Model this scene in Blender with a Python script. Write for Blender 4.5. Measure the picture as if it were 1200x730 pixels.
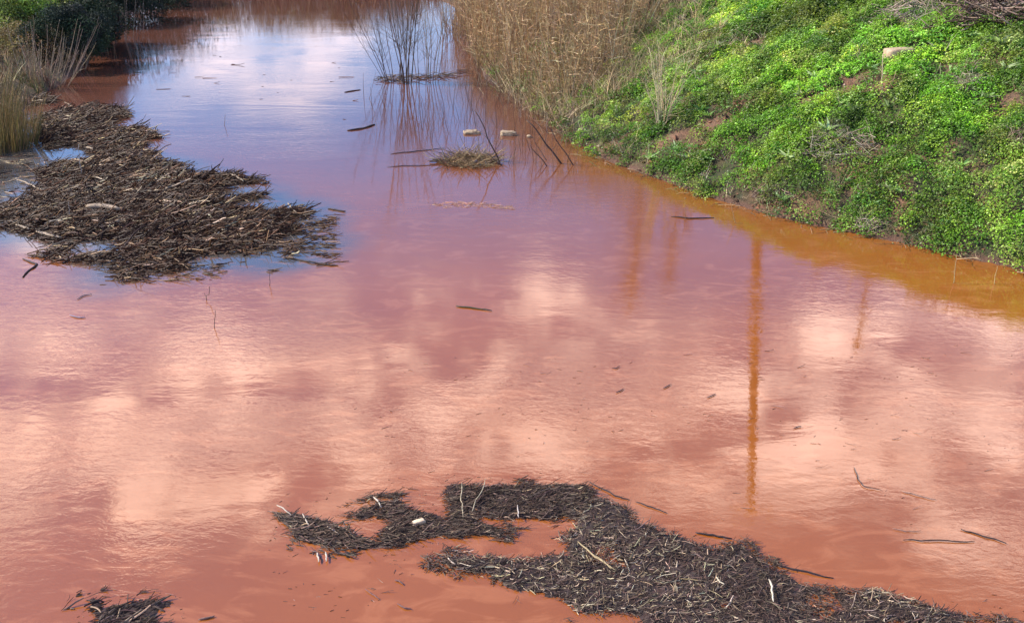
import bpy, math, random
import numpy as np
for o in list(bpy.data.objects): bpy.data.objects.remove(o)
rng = np.random.default_rng(7); random.seed(7)
sc = bpy.context.scene; col = sc.collection
R = math.radians

# ---------------------------------------------------------------- camera
CH, PITCH, F = 5.0, R(24), 1152.0
cd = bpy.data.cameras.new('camera'); cam = bpy.data.objects.new('camera', cd); col.objects.link(cam)
cam.location = (0, 0, CH); cam.rotation_euler = (R(90) - PITCH, 0, 0)
cd.sensor_width = 36; cd.lens = 36 * F / 1200; cd.clip_start = .1; cd.clip_end = 2000
sc.camera = cam
sc.view_settings.view_transform = 'Standard'; sc.view_settings.look = 'None'
sc.view_settings.exposure = 0.5; sc.view_settings.gamma = 1

def ray(u, v):
    """direction through pixel (u, v) of the 1200 x 730 photograph"""
    a = np.array([(u - 600) / F, -(v - 365) / F, -1.0])
    c, s = math.cos(-PITCH), math.sin(-PITCH)
    d = np.array([a[0], -a[2] * c - a[1] * s, -a[2] * s + a[1] * c])
    return d / np.linalg.norm(d)
def on_water(u, v):
    d = ray(u, v); t = CH / -d[2]
    return np.array([d[0] * t, d[1] * t])
def wpoly(pts): return np.array([on_water(*p) for p in pts])

# ---------------------------------------------------------------- sun and sky
SUN = np.array([-0.88, 0.06, 0.70]); SUN /= np.linalg.norm(SUN)
sun_el = math.asin(SUN[2]); sun_az = math.atan2(SUN[0], SUN[1])
ld = bpy.data.lights.new('sun', 'SUN'); ld.energy = 5.0; ld.angle = R(.5); ld.color = (1, .93, .82)
sun = bpy.data.objects.new('sun', ld); col.objects.link(sun)
from mathutils import Vector
sun.rotation_euler = Vector(SUN).to_track_quat('Z', 'Y').to_euler()

class NT:
    """small helper for node trees"""
    def __init__(s, nt): s.nt = nt; s.n = nt.nodes; s.l = nt.links
    def node(s, t, **kw):
        n = s.n.new(t)
        for k, v in kw.items(): setattr(n, k, v)
        return n
    def put(s, sock, v):
        if isinstance(v, bpy.types.NodeSocket): s.l.new(v, sock)
        elif v is not None: sock.default_value = v
    def math(s, op, a, b=None, c=None, clamp=False):
        n = s.node('ShaderNodeMath', operation=op, use_clamp=clamp)
        s.put(n.inputs[0], a); s.put(n.inputs[1], b)
        if c is not None: s.put(n.inputs[2], c)
        return n.outputs[0]
    def vmath(s, op, a, b=None):
        n = s.node('ShaderNodeVectorMath', operation=op)
        s.put(n.inputs[0], a)
        if b is not None: s.put(n.inputs[1], b)
        return n.outputs['Value'] if op in ('LENGTH', 'DOT_PRODUCT', 'DISTANCE') else n.outputs[0]
    def noise(s, vec, scale, detail=2, rough=.5, dist=0, out='Fac'):
        n = s.node('ShaderNodeTexNoise'); s.put(n.inputs['Vector'], vec)
        n.inputs['Scale'].default_value = scale; n.inputs['Detail'].default_value = detail
        n.inputs['Roughness'].default_value = rough; n.inputs['Distortion'].default_value = dist
        return n.outputs[out]
    def ramp(s, fac, stops):
        n = s.node('ShaderNodeValToRGB'); s.put(n.inputs[0], fac); e = n.color_ramp.elements
        while len(e) < len(stops): e.new(.5)
        for k, (p, c) in enumerate(stops):
            e[k].position = p; e[k].color = (c, c, c, 1) if isinstance(c, (int, float)) else (*c, 1)
        return n.outputs[0]
    def mix(s, fac, a, b, mode='MIX'):
        n = s.node('ShaderNodeMix', data_type='RGBA', blend_type=mode)
        s.put(n.inputs[0], fac)
        s.put(n.inputs[6], (*a, 1) if isinstance(a, tuple) else a)
        s.put(n.inputs[7], (*b, 1) if isinstance(b, tuple) else b)
        return n.outputs[2]
    def smooth(s, x, lo, hi):
        n = s.node('ShaderNodeMapRange', interpolation_type='SMOOTHSTEP')
        s.put(n.inputs[0], x); n.inputs[1].default_value = lo; n.inputs[2].default_value = hi
        return n.outputs[0]

w = bpy.data.worlds.new('World'); sc.world = w; w.use_nodes = True
T = NT(w.node_tree); T.n.clear()
sky = T.node('ShaderNodeTexSky', sky_type='NISHITA', sun_disc=False)
sky.sun_elevation = sun_el; sky.sun_rotation = sun_az; sky.air_density = 1.0; sky.dust_density = .6; sky.ozone_density = 2.5
hs = T.node('ShaderNodeHueSaturation'); T.l.new(sky.outputs[0], hs.inputs['Color'])
hs.inputs['Saturation'].default_value = 1.35; hs.inputs['Value'].default_value = 1.42
tc = T.node('ShaderNodeTexCoord'); D = tc.outputs['Generated']
# clouds: white cumulus banks drifting over the blue, softly broken by noise
warp = T.vmath('SCALE', T.vmath('SUBTRACT', T.noise(D, 5, 4, .55, out='Color'), (.5, .5, .5)))
warp.node.inputs['Scale'].default_value = .24
DW = T.vmath('ADD', D, warp)
CLOUDS = [(240, 400, 95, .9), (70, 365, 90, .75), (20, 490, 80, .8), (110, 575, 150, 1.), (300, 560, 80, .95), (430, 470, 90, .35),
          (590, 430, 100, .75), (690, 350, 85, .6), (770, 400, 90, .5), (990, 385, 95, .95), (900, 450, 70, .4), (1150, 350, 75, 1.), (1080, 470, 110, .75),
          (470, 350, 70, .5), (640, 520, 150, .6), (800, 470, 120, .5), (1150, 600, 130, .4), (1000, 560, 150, .45), (880, 350, 50, .5), (620, 370, 60, .7), (180, 470, 120, .45), (400, 560, 90, .5), (300, 55, 200, .45), (420, 70, 120, .3), (60, 250, 90, .5)]
dens = None
for (u, v, r, a) in CLOUDS:
    d = ray(u, v); d[2] = -d[2]
    q = T.vmath('MULTIPLY', T.vmath('SUBTRACT', DW, tuple(d)), (.85, .85, 2.2))
    b = T.math('MULTIPLY', T.smooth(T.vmath('LENGTH', q), r / F * 1.7, 0.0), a)
    dens = b if dens is None else T.math('MAXIMUM', dens, b)
pz = T.node('ShaderNodeSeparateXYZ'); T.l.new(D, pz.inputs[0])
far = T.noise(T.vmath('MULTIPLY', D, (1, 1, 2.2)), 2.6, 6, .55)
side = T.smooth(pz.outputs[1], .55, .1)               # the cloud field goes on over the rest of the sky
dens = T.math('MAXIMUM', dens, T.math('MULTIPLY', T.math('MULTIPLY', T.smooth(far, .54, .68), .6), side))
veil = T.math('MULTIPLY', T.math('MULTIPLY', T.smooth(pz.outputs[2], .36, .47), T.smooth(pz.outputs[2], .62, .52)), T.math('MULTIPLY_ADD', T.smooth(T.noise(T.vmath('MULTIPLY', D, (1, 1, 2)), 6, 5, .6), .35, .65), .45, .42))
dens = T.math('MAXIMUM', dens, veil)
brk = T.noise(T.vmath('MULTIPLY', D, (1, 1, 2.4)), 13, 6, .62)
dens = T.math('MULTIPLY', dens, T.math('MULTIPLY_ADD', T.smooth(brk, .38, .6), .95, .25), clamp=True)
cloudcol = T.mix(dens, (10, 9.7, 10), (26.5, 19.8, 18.6))
skyc = T.mix(T.smooth(dens, .03, .85), T.mix(1.0, hs.outputs[0], (1.0, .96, 1.14), 'MULTIPLY'), cloudcol)
bg = T.node('ShaderNodeBackground'); T.l.new(skyc, bg.inputs[0]); bg.inputs[1].default_value = .12
wo = T.node('ShaderNodeOutputWorld'); T.l.new(bg.outputs[0], wo.inputs[0])

# ---------------------------------------------------------------- numpy helpers
_L = np.random.default_rng(3).random((256, 256))
def vnoise(x, y):
    xi, yi = np.floor(x).astype(int), np.floor(y).astype(int)
    fx, fy = x - xi, y - yi
    fx = fx * fx * (3 - 2 * fx); fy = fy * fy * (3 - 2 * fy)
    g = lambda a, b: _L[a & 255, b & 255]
    return (g(xi, yi) * (1 - fx) + g(xi + 1, yi) * fx) * (1 - fy) + (g(xi, yi + 1) * (1 - fx) + g(xi + 1, yi + 1) * fx) * fy
def fbm(x, y, s=1., o=4):
    t = 0; a = .5; x = np.asarray(x, float) * s; y = np.asarray(y, float) * s
    for k in range(o): t = t + a * (vnoise(x + 17.3 * k, y + 9.1 * k)); x = x * 2.03; y = y * 2.03; a *= .5
    return t / (1 - .5 ** o)
def inside(P, poly):
    x, y = P[:, 0], P[:, 1]; r = np.zeros(len(P), bool); n = len(poly)
    for i in range(n):
        x0, y0 = poly[i]; x1, y1 = poly[(i + 1) % n]
        if y0 == y1: continue
        c = ((y0 > y) != (y1 > y)) & (x < (x1 - x0) * (y - y0) / (y1 - y0) + x0)
        r ^= c
    return r
def pdist(P, poly, closed=True):
    best = np.full(len(P), 1e9); n = len(poly)
    for i in range(n if closed else n - 1):
        a = poly[i]; b = poly[(i + 1) % n]; ab = b - a; L = max(ab @ ab, 1e-9)
        t = np.clip(((P - a) @ ab) / L, 0, 1)
        best = np.minimum(best, np.hypot(*(P - a - t[:, None] * ab).T))
    return best
def sdist(P, poly):
    d = pdist(P, poly); return np.where(inside(P, poly), -d, d)
def scatter(poly, n, pad=0.):
    lo, hi = poly.min(0) - pad, poly.max(0) + pad
    return rng.uniform(lo, hi, (n, 2))
def norm(a): return a / np.maximum(np.linalg.norm(a, axis=-1, keepdims=True), 1e-9)

# ---------------------------------------------------------------- terrain shape
LSHORE = [(185, -5), (165, 5), (150, 20), (128, 45), (104, 72), (84, 90), (58, 108), (30, 128), (2, 165), (-40, 205), (-110, 260), (-220, 350), (-420, 520), (-700, 900)]
RSHORE = [(500, -6), (532, 8), (548, 55), (575, 98), (620, 122), (650, 146), (668, 165), (700, 184), (760, 207), (820, 228), (900, 250), (980, 270), (1060, 287), (1130, 302), (1200, 318), (1300, 345), (1500, 410), (1800, 560)]
FSHORE = [(240, -8), (330, -9), (430, -8)]
WATER = np.vstack([[on_water(*LSHORE[-1]) * 1 + [-4, -14]], wpoly(LSHORE[::-1]), wpoly(FSHORE), wpoly(RSHORE), [[14, 0], [17, -14]]])
def densify(poly, step, amp, s):
    out = []
    for i in range(len(poly)):
        a, b = poly[i], poly[(i + 1) % len(poly)]; n = max(1, int(np.hypot(*(b - a)) / step))
        for k in range(n):
            p = a + (b - a) * k / n
            j = amp * (np.array([fbm(p[0], p[1], s, 3), fbm(p[0] + 50, p[1] + 20, s, 3)]) - .5) * 2
            out.append(p + j)
    return np.array(out)
WATERD = densify(WATER, .45, .13, 1.6)
SLOPE_X = np.array([-60, 0, 2, 4, 6, 9, 60]); SLOPE_V = np.array([.24, .24, .30, .40, .50, .60, .6])
def height(P):
    P = np.atleast_2d(P).astype(float); out = np.empty(len(P))
    for s in range(0, len(P), 60000):
        Q = P[s:s + 60000]; d = sdist(Q, WATERD); x, y = Q.T
        right = x > -1.5 + (y - 22) * -.05
        sl = np.interp(x, SLOPE_X, SLOPE_V)
        crest = 3.3
        zr = crest * (1 - np.exp(-np.maximum(d, 0) * sl * 1.25 / crest)) + .06 * np.minimum(1, np.maximum(d, 0) / .15)
        zl = 1.3 * (1 - np.exp(-np.maximum(d, 0) * .22)) + .05 * np.minimum(1, np.maximum(d, 0) / .2)
        z = np.where(right, zr, zl)
        far_ = y > 44
        z = np.where(far_, .9 * (1 - np.exp(-np.maximum(d, 0) * .3)), z)
        z = z + np.clip(d, 0, 1) * ((fbm(x, y, .8, 4) - .5) * .42 + (fbm(x, y, 2.6, 3) - .5) * .26)
        z = np.where(d < 0, np.maximum(-.9, d * .35) - .02, z)
        out[s:s + 60000] = z
    return out
def hit(u, v):
    """where the line through photo pixel (u, v) meets the ground or the water"""
    d = ray(u, v); t = np.linspace(5, 90, 1700); P = np.outer(t, d) + [0, 0, CH]
    h = np.maximum(height(P[:, :2]), 0); k = np.argmax(P[:, 2] <= h)
    return P[k, 0], P[k, 1], h[k]

# ---------------------------------------------------------------- mesh building
def new_mesh(name, V, Fc, cols=None, mat=None, smooth=False, extra=None):
    """V (n,3); Fc list of (m,k) index arrays; cols (n,3) albedo"""
    me = bpy.data.meshes.new(name); V = np.asarray(V, np.float32)
    Fc = [f for f in (Fc if isinstance(Fc, list) else [Fc]) if len(f)]
    me.vertices.add(len(V)); me.vertices.foreach_set('co', V.ravel())
    idx = np.concatenate([f.ravel() for f in Fc]).astype(np.int32)
    cnt = np.concatenate([np.full(len(f), f.shape[1]) for f in Fc])
    st = np.concatenate([[0], np.cumsum(cnt)[:-1]]).astype(np.int32)
    me.loops.add(len(idx)); me.loops.foreach_set('vertex_index', idx)
    me.polygons.add(len(cnt)); me.polygons.foreach_set('loop_start', st); 
    me.polygons.foreach_set('use_smooth', np.full(len(cnt), smooth))
    if cols is not None:
        a = me.attributes.new('col', 'FLOAT_COLOR', 'POINT')
        c = np.ones((len(V), 4), np.float32); c[:, :3] = cols; a.data.foreach_set('color', c.ravel())
    for k, v in (extra or {}).items():
        a = me.attributes.new(k, 'FLOAT', 'POINT'); a.data.foreach_set('value', np.asarray(v, np.float32))
    me.update(calc_edges=True)
    if mat: me.materials.append(mat)
    return me
def obj(name, me, parent=None, loc=None):
    o = bpy.data.objects.new(name, me); col.objects.link(o)
    if parent is not None: o.parent = parent
    if loc is not None: o.location = loc
    return o
def tag(o, label=None, cat=None, group=None, kind=None):
    for k, v in (('label', label), ('category', cat), ('group', group), ('kind', kind)):
        if v: o[k] = v
    return o
def thing(name, label, cat, loc, group=None):
    return tag(obj(name, None, None, loc), label, cat, group)
def leaf_geo(P, N, L, W, C, bend=.25):
    """folded diamond leaves. P,N (n,3) L,W (n,) C (n,3)"""
    n = len(P); N = norm(N); r = norm(rng.normal(size=(n, 3))); a = norm(np.cross(N, r)); b = np.cross(N, a)
    L = np.broadcast_to(L, n)[:, None]; W = np.broadcast_to(W, n)[:, None]
    V = np.stack([P, P + a * L * .45 + b * W * .5 + N * L * bend * .5, P + a * L - N * L * bend * .4, P + a * L * .45 - b * W * .5 + N * L * bend * .5], 1).reshape(-1, 3)
    return V, np.arange(4 * n).reshape(n, 4), np.repeat(C, 4, 0)
def blade_geo(P, Dr, L, W, C, bend=.3, K=4, tipc=None):
    """grass blades: ribbons tapering to a point. Dr = leaning direction (n,3)"""
    n = len(P); Dr = norm(Dr); s = rng.normal(size=(n, 3)); s[:, 2] = 0; s = norm(np.cross(Dr, norm(s)))
    g = rng.normal(size=(n, 3)); g[:, 2] = -abs(g[:, 2]) * .6; g = norm(g)
    L = np.broadcast_to(L, n)[:, None]; W = np.broadcast_to(W, n)[:, None]
    B = np.broadcast_to(bend, n)[:, None]
    rows = []
    for k in range(K):
        t = k / (K - 1); c = P + Dr * L * t + g * B * L * t * t; ww = W * (1 - t * .93) * .5
        rows += [c - s * ww, c + s * ww]
    V = np.stack(rows, 1).reshape(-1, 3); base = np.arange(n)[:, None] * 2 * K
    Fc = np.concatenate([base + np.array([[2 * k, 2 * k + 1, 2 * k + 3, 2 * k + 2]]) for k in range(K - 1)])
    Cc = np.repeat(C, 2 * K, 0)
    return V, Fc, Cc
def tube_geo(paths, rad, C, S=4, caps=True):
    """paths (n,K,3), rad (n,K), C (n,3)"""
    n, K, _ = paths.shape; t = norm(paths[:, -1] - paths[:, 0])
    ref = np.where(abs(t[:, 2:3]) > .8, np.array([[1., 0, 0]]), np.array([[0, 0, 1.]]))
    u = norm(np.cross(t, ref)); v = np.cross(t, u)
    th = np.arange(S) * 2 * np.pi / S
    V = paths[:, :, None] + rad[:, :, None, None] * (np.cos(th)[None, None, :, None] * u[:, None, None] + np.sin(th)[None, None, :, None] * v[:, None, None])
    V = V.reshape(-1, 3); base = np.arange(n)[:, None] * K * S; q = []
    for k in range(K - 1):
        for j in range(S):
            q.append(base + np.array([[k * S + j, k * S + (j + 1) % S, (k + 1) * S + (j + 1) % S, (k + 1) * S + j]]))
    Fs = [np.concatenate(q)]
    if caps:
        Fs.append(np.concatenate([base + np.arange(S)[None, ::-1], base + (K - 1) * S + np.arange(S)[None]]))
    return V, Fs, np.repeat(C, K * S, 0)
def join(parts):
    V, Fs, C = [], [], []; o = 0
    for (v, f, c) in parts:
        if not len(v): continue
        V.append(v); C.append(c); Fs += [x + o for x in (f if isinstance(f, list) else [f])]; o += len(v)
    by = {}
    for f in Fs: by.setdefault(f.shape[1], []).append(f)
    return np.concatenate(V), [np.concatenate(x) for x in by.values()], np.concatenate(C)
def jitter(c, n, a=.25, hue=.06):
    c = np.asarray(c, float); k = np.exp(rng.normal(0, a, (n, 1))); return np.clip(c * k * (1 + rng.normal(0, hue, (n, 3))), .004, .9)
def pick(cols, wts, n, a=.2, hue=.06):
    i = rng.choice(len(cols), n, p=np.array(wts) / sum(wts)); return np.clip(np.array(cols)[i] * np.exp(rng.normal(0, a, (n, 1))) * (1 + rng.normal(0, hue, (n, 3))), .004, .9)

# ---------------------------------------------------------------- materials
def material(name):
    m = bpy.data.materials.new(name); m.use_nodes = True; t = NT(m.node_tree)
    return m, t, m.node_tree.nodes['Principled BSDF']
def foliage_mat(name, trans=.3, rough=.5, spec=.35):
    m, t, p = material(name); a = t.node('ShaderNodeAttribute', attribute_name='col')
    t.put(p.inputs['Base Color'], a.outputs['Color']); p.inputs['Roughness'].default_value = rough
    p.inputs['Specular IOR Level'].default_value = spec
    tr = t.node('ShaderNodeBsdfTranslucent'); t.put(tr.inputs[0], t.mix(1.0, a.outputs['Color'], (1.1, 1.15, .55), 'MULTIPLY'))
    mx = t.node('ShaderNodeMixShader'); mx.inputs[0].default_value = trans
    t.l.new(p.outputs[0], mx.inputs[1]); t.l.new(tr.outputs[0], mx.inputs[2])
    t.l.new(mx.outputs[0], t.n['Material Output'].inputs[0]); return m
def attr_mat(name, rough=.7, spec=.3, grain=40):
    m, t, p = material(name); a = t.node('ShaderNodeAttribute', attribute_name='col'); g = t.node('ShaderNodeNewGeometry')
    nz = t.noise(g.outputs['Position'], grain, 3, .6)
    t.put(p.inputs['Base Color'], t.mix(1.0, a.outputs['Color'], t.ramp(nz, [(.3, .6), (.7, 1.3)]), 'MULTIPLY'))
    p.inputs['Roughness'].default_value = rough; p.inputs['Specular IOR Level'].default_value = spec; return m
M = {'leaf': foliage_mat('green_leaf', .34, .42, .4), 'blade': foliage_mat('grass_blade', .25), 'straw': attr_mat('dry_straw', .75), 'bark': attr_mat('grey_bark', .85, .2),
     'wet': attr_mat('wet_reed', .55, .2), 'dark_leaf': foliage_mat('dark_leaf', .12, .6, .2)}
def solid(name, c, c2, scale=8, rough=.8, bump=.3, spec=.3):
    m, t, p = material(name); co = t.node('ShaderNodeTexCoord').outputs['Object']
    nz = t.noise(co, scale, 5, .6); t.put(p.inputs['Base Color'], t.mix(t.smooth(nz, .35, .65), c, c2))
    b = t.node('ShaderNodeBump'); b.inputs['Strength'].default_value = bump; b.inputs['Distance'].default_value = .02
    t.put(b.inputs['Height'], t.noise(co, scale * 3, 5, .6)); t.l.new(b.outputs[0], p.inputs['Normal'])
    p.inputs['Roughness'].default_value = rough; p.inputs['Specular IOR Level'].default_value = spec; return m
# soil
m, t, p = material('red_soil'); g = t.node('ShaderNodeNewGeometry').outputs['Position']
n1 = t.noise(g, 1.3, 6, .6); n2 = t.noise(g, 14, 6, .65)
sep = t.node('ShaderNodeSeparateXYZ'); t.l.new(g, sep.inputs[0])
c1 = t.mix(t.smooth(n1, .4, .6), (.15, .068, .034), (.11, .07, .04)); c2 = t.mix(t.smooth(n2, .3, .7), c1, (.25, .125, .065))
hum = t.node('ShaderNodeAttribute', attribute_name='humus').outputs['Fac']
c2 = t.mix(hum, c2, t.mix(t.smooth(n2, .3, .7), (.022, .034, .009), (.07, .06, .022)))
c2 = t.mix(t.smooth(sep.outputs[2], .12, .02), c2, (.12, .06, .035))
t.put(p.inputs['Base Color'], c2); p.inputs['Roughness'].default_value = .9
b = t.node('ShaderNodeBump'); b.inputs['Strength'].default_value = .9; b.inputs['Distance'].default_value = .05
t.put(b.inputs['Height'], t.math('ADD', n2, t.math('MULTIPLY', t.noise(g, 45, 4, .6), .4))); t.l.new(b.outputs[0], p.inputs['Normal'])
M['soil'] = m

# water: opaque with suspended red clay, glossy surface with small wind ripples
m, t, p = material('red_clay_water'); co = t.node('ShaderNodeNewGeometry').outputs['Position']
film = t.node('ShaderNodeAttribute', attribute_name='film').outputs['Fac']
bank_refl = t.node('ShaderNodeAttribute', attribute_name='bankside').outputs['Fac']
big = t.noise(t.vmath('MULTIPLY', co, (.25, .4, 1)), 1.2, 4, .5, .6)
body = t.mix(t.smooth(big, .35, .65), (.300, .090, .016), (.268, .079, .014))
swirl = t.noise(t.vmath('MULTIPLY', co, (.7, 1.6, 1)), 2.2, 6, .6, 1.2)
body = t.mix(t.math('MULTIPLY', t.smooth(swirl, .50, .66), .6), body, (.40, .140, .042))
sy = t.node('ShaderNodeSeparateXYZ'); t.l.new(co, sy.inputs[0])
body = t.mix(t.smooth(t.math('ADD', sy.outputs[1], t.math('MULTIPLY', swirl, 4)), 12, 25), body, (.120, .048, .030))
body = t.mix(t.math('MULTIPLY', bank_refl, .5), body, (.275, .106, .013))  # the bank's orange-green reflection painted into the body along the right shore
fn = t.noise(t.vmath('MULTIPLY', co, (1, 2, 1)), 3.0, 5, .6)
fm = t.math('MULTIPLY', film, t.smooth(fn, .2, .5), clamp=True)
body = t.mix(fm, body, (.085, .075, .065))
t.put(p.inputs['Base Color'], body); p.inputs['Roughness'].default_value = .02; p.inputs['IOR'].default_value = 1.40
t.put(p.inputs['IOR'], t.math('MULTIPLY_ADD', fm, .10, 1.78))
patch = t.smooth(t.noise(t.vmath('MULTIPLY', co, (.22, .5, 1)), 1.0, 4, .55, .8), .40, .62)
rot = t.node('ShaderNodeVectorRotate'); rot.inputs['Angle'].default_value = R(9); t.l.new(co, rot.inputs['Vector'])
rip = t.noise(t.vmath('MULTIPLY', rot.outputs[0], (6.5, 13, 1)), 1.0, 4, .55, .9)
fine = t.noise(t.vmath('MULTIPLY', co, (16, 30, 1)), 1.0, 2, .5, .5)
swell = t.noise(t.vmath('MULTIPLY', co, (.8, 2.4, 1)), 1.0, 3, .5, .6)
hgt = t.math('ADD', t.math('MULTIPLY', t.math('ADD', t.math('MULTIPLY', rip, 1.0), t.math('MULTIPLY', fine, .32)), t.math('MULTIPLY_ADD', patch, .9, .18)), t.math('MULTIPLY', swell, 1.0))
hgt = t.math('MULTIPLY', hgt, t.math('MULTIPLY_ADD', fm, -.6, 1.0))
b = t.node('ShaderNodeBump'); b.inputs['Strength'].default_value = 1; b.inputs['Distance'].default_value = .0016
t.put(b.inputs['Height'], hgt); t.l.new(b.outputs[0], p.inputs['Normal'])
M['water'] = m

# ---------------------------------------------------------------- ground and water sheets
def axis(parts):
    a = []
    for lo, hi, st in parts: a += list(np.arange(lo, hi, st))
    return np.array(a + [parts[-1][1]])
def grid(xs, ys):
    X, Y = np.meshgrid(xs, ys); nx, ny = len(xs), len(ys); i = np.arange(nx * ny).reshape(ny, nx)
    Fc = np.stack([i[:-1, :-1], i[:-1, 1:], i[1:, 1:], i[1:, :-1]], -1).reshape(-1, 4)
    return np.stack([X.ravel(), Y.ravel()], 1), Fc
P, Fc = grid(axis([(-900, -100, 100), (-100, -30, 7), (-30, -14, .8), (-14, 16, .14), (16, 30, .8), (30, 100, 7), (100, 900, 100)]),
             axis([(-900, -100, 100), (-100, -10, 6), (-10, 8, .8), (8, 32, .14), (32, 60, .4), (60, 120, 6), (120, 900, 100)]))
GROUND = (P, Fc)

LEFT_RAFT = [(50, 113), (83, 117), (140, 127), (150, 143), (180, 160), (203, 177), (215, 188), (260, 197), (300, 212), (330, 230), (358, 247), (350, 262), (352, 277), (338, 300),
             (300, 311), (233, 315), (150, 327), (110, 313), (33, 295), (0, 288), (-60, 285), (-60, 243), (10, 230), (62, 214), (48, 200), (88, 186), (60, 172), (38, 160), (35, 125)]
FILM = [(-80, 180), (0, 170), (50, 160), (90, 150), (200, 185), (300, 208), (350, 228), (395, 246), (402, 300), (330, 318), (240, 326), (150, 338), (88, 336), (70, 306), (0, 293), (-90, 290)]
P, Fc = grid(axis([(-60, -16, 4), (-16, 16, .22), (16, 50, 4)]), axis([(-30, 2, 4), (2, 30, .22), (30, 76, 2)]))
fd = sdist(P, wpoly(FILM)); sd = -sdist(P, WATERD)
film = np.clip(.5 - fd / .7 + (fbm(P[:, 0], P[:, 1], 1.3) - .5) * 1.2, 0, 1)
rightside = P[:, 0] > -1
bank_refl = np.clip(1 - sd / 1.2, 0, 1) * np.clip((21 - P[:, 1]) / 5, 0, 1) * rightside  # strip along the right shore for the painted bank reflection
k = sd[Fc].max(1) > -3.0
tag(obj('water', new_mesh('water', np.column_stack([P, np.zeros(len(P))]), Fc[k], mat=M['water'], smooth=True, extra={'film': film, 'bankside': bank_refl})), kind='structure')

# ---------------------------------------------------------------- utility pole and bare trees behind the right bank (seen mirrored in the water)
def mirror_point(u, v, dist):
    """the real point whose mirror image shows at photo pixel (u, v), at horizontal distance dist"""
    d = ray(u, v); t = dist / d[1]; p = np.array([0, 0, CH]) + d * t
    return np.array([p[0], p[1], -p[2]])
top = mirror_point(880, 606, 25.0); mid = mirror_point(887, 285, 25.0)
dirp = (top - mid) / (top[2] - mid[2]); base = mid + dirp * (2.9 - mid[2])
K = 12; tt = np.linspace(0, 1, K)[:, None]; path = (base + (top - base) * tt)[None] - base
V, Fs, C = tube_geo(path, np.linspace(.14, .10, K)[None], np.array([[.09, .06, .04]]), 12)
pole = thing('utility_pole', 'tall wooden pole whose wavering reflection crosses the red water on the right', 'pole', base)
obj('shaft', new_mesh('shaft', V, Fs, C, M['bark'], True), pole)
V, Fs, C = tube_geo(np.array([[[-.62, 0, -.35], [.62, 0, -.35]]]) + path[0, -1] + [0, -.17, 0], np.full((1, 2), .05), np.array([[.18, .13, .09]]), 4)
ca = obj('crossarm', new_mesh('crossarm', V, Fs, C, M['bark']), pole)
for k, dx in enumerate((-.52, 0, .52)):
    V, Fs, C = tube_geo((np.array([[[dx, 0, -.31], [dx, 0, -.25], [dx, 0, -.2], [dx, 0, -.12]]]) + path[0, -1] + [0, -.17, 0]), np.array([[.015, .04, .045, .02]]), np.array([[.25, .22, .2]]), 8)
    obj('insulator', new_mesh('insulator', V, Fs, C, M['bark'], True), ca)

def wander(P0, Dr, L, K=8, wob=.06, up=0.1, rngs=None):
    """paths (n,K,3) starting at P0 going along Dr, bending upward and wobbling"""
    n = len(P0); Dr = norm(Dr); pts = [P0]; d = Dr; st = (np.broadcast_to(L, n) / (K - 1))[:, None]
    for k in range(K - 1):
        d = norm(d + rng.normal(0, wob, (n, 3)) + [0, 0, up / (K - 1)]); pts.append(pts[-1] + d * st)
    return np.stack(pts, 1)
def side_twigs(path, rad, n, Lf, col_, S=3, spread=.7, up=.25, K=5, t0=.25):
    """twigs leaving one path (K,3)"""
    Kp = len(path); t = rng.uniform(t0, .97, n) * (Kp - 1); i = np.minimum(t.astype(int), Kp - 2); f = (t - i)[:, None]
    P0 = path[i] * (1 - f) + path[i + 1] * f; T_ = norm(path[i + 1] - path[i])
    Dr = norm(T_ + rng.normal(0, spread, (n, 3)) * [1, 1, .5]); L = Lf * (1.15 - t / (Kp - 1)) * rng.uniform(.5, 1.2, n)
    pp = wander(P0, Dr, L, K, .1, up); r0 = rad * (1 - t / Kp * .7) * .5
    rr = r0[:, None] * np.linspace(1, .25, K)[None]
    return pp, tube_geo(pp, rr, jitter(col_, n, .2), S, False)
def bare_shrub(name, label, cat, loc, n, H, spread, r0, col_, ntw=12, tw=.35, lean=(0, 0), group=None, base_r=.15, up=.35, wob=.05, mat='bark', sub=0, group_=None):
    t = thing(name, label, cat, loc, group)
    for k in range(n):
        ang = rng.uniform(0, 2 * np.pi); rr = base_r * math.sqrt(rng.random())
        P0 = np.array([[math.cos(ang) * rr, math.sin(ang) * rr, -.12]])
        d = np.array([[math.cos(ang) * spread * rng.uniform(.2, 1) + lean[0], math.sin(ang) * spread * rng.uniform(.2, 1) + lean[1], 1]])
        L = H * rng.uniform(.55, 1.05); pth = wander(P0, d, L, 10, wob, up)
        r = r0 * rng.uniform(.6, 1.1)
        parts = [tube_geo(pth, (r * np.linspace(1, .25, 10))[None], jitter(col_, 1, .2), 5)]
        pp, g = side_twigs(pth[0], r, ntw, L * tw, col_); parts.append(g)
        if sub:
            for q in range(0, len(pp)): parts.append(side_twigs(pp[q], r * .5, sub, L * tw * .4, col_)[1])
        V, Fs, C = join(parts); obj('stem', new_mesh('stem', V, Fs, C, M[mat], True), t)
    return t
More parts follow.
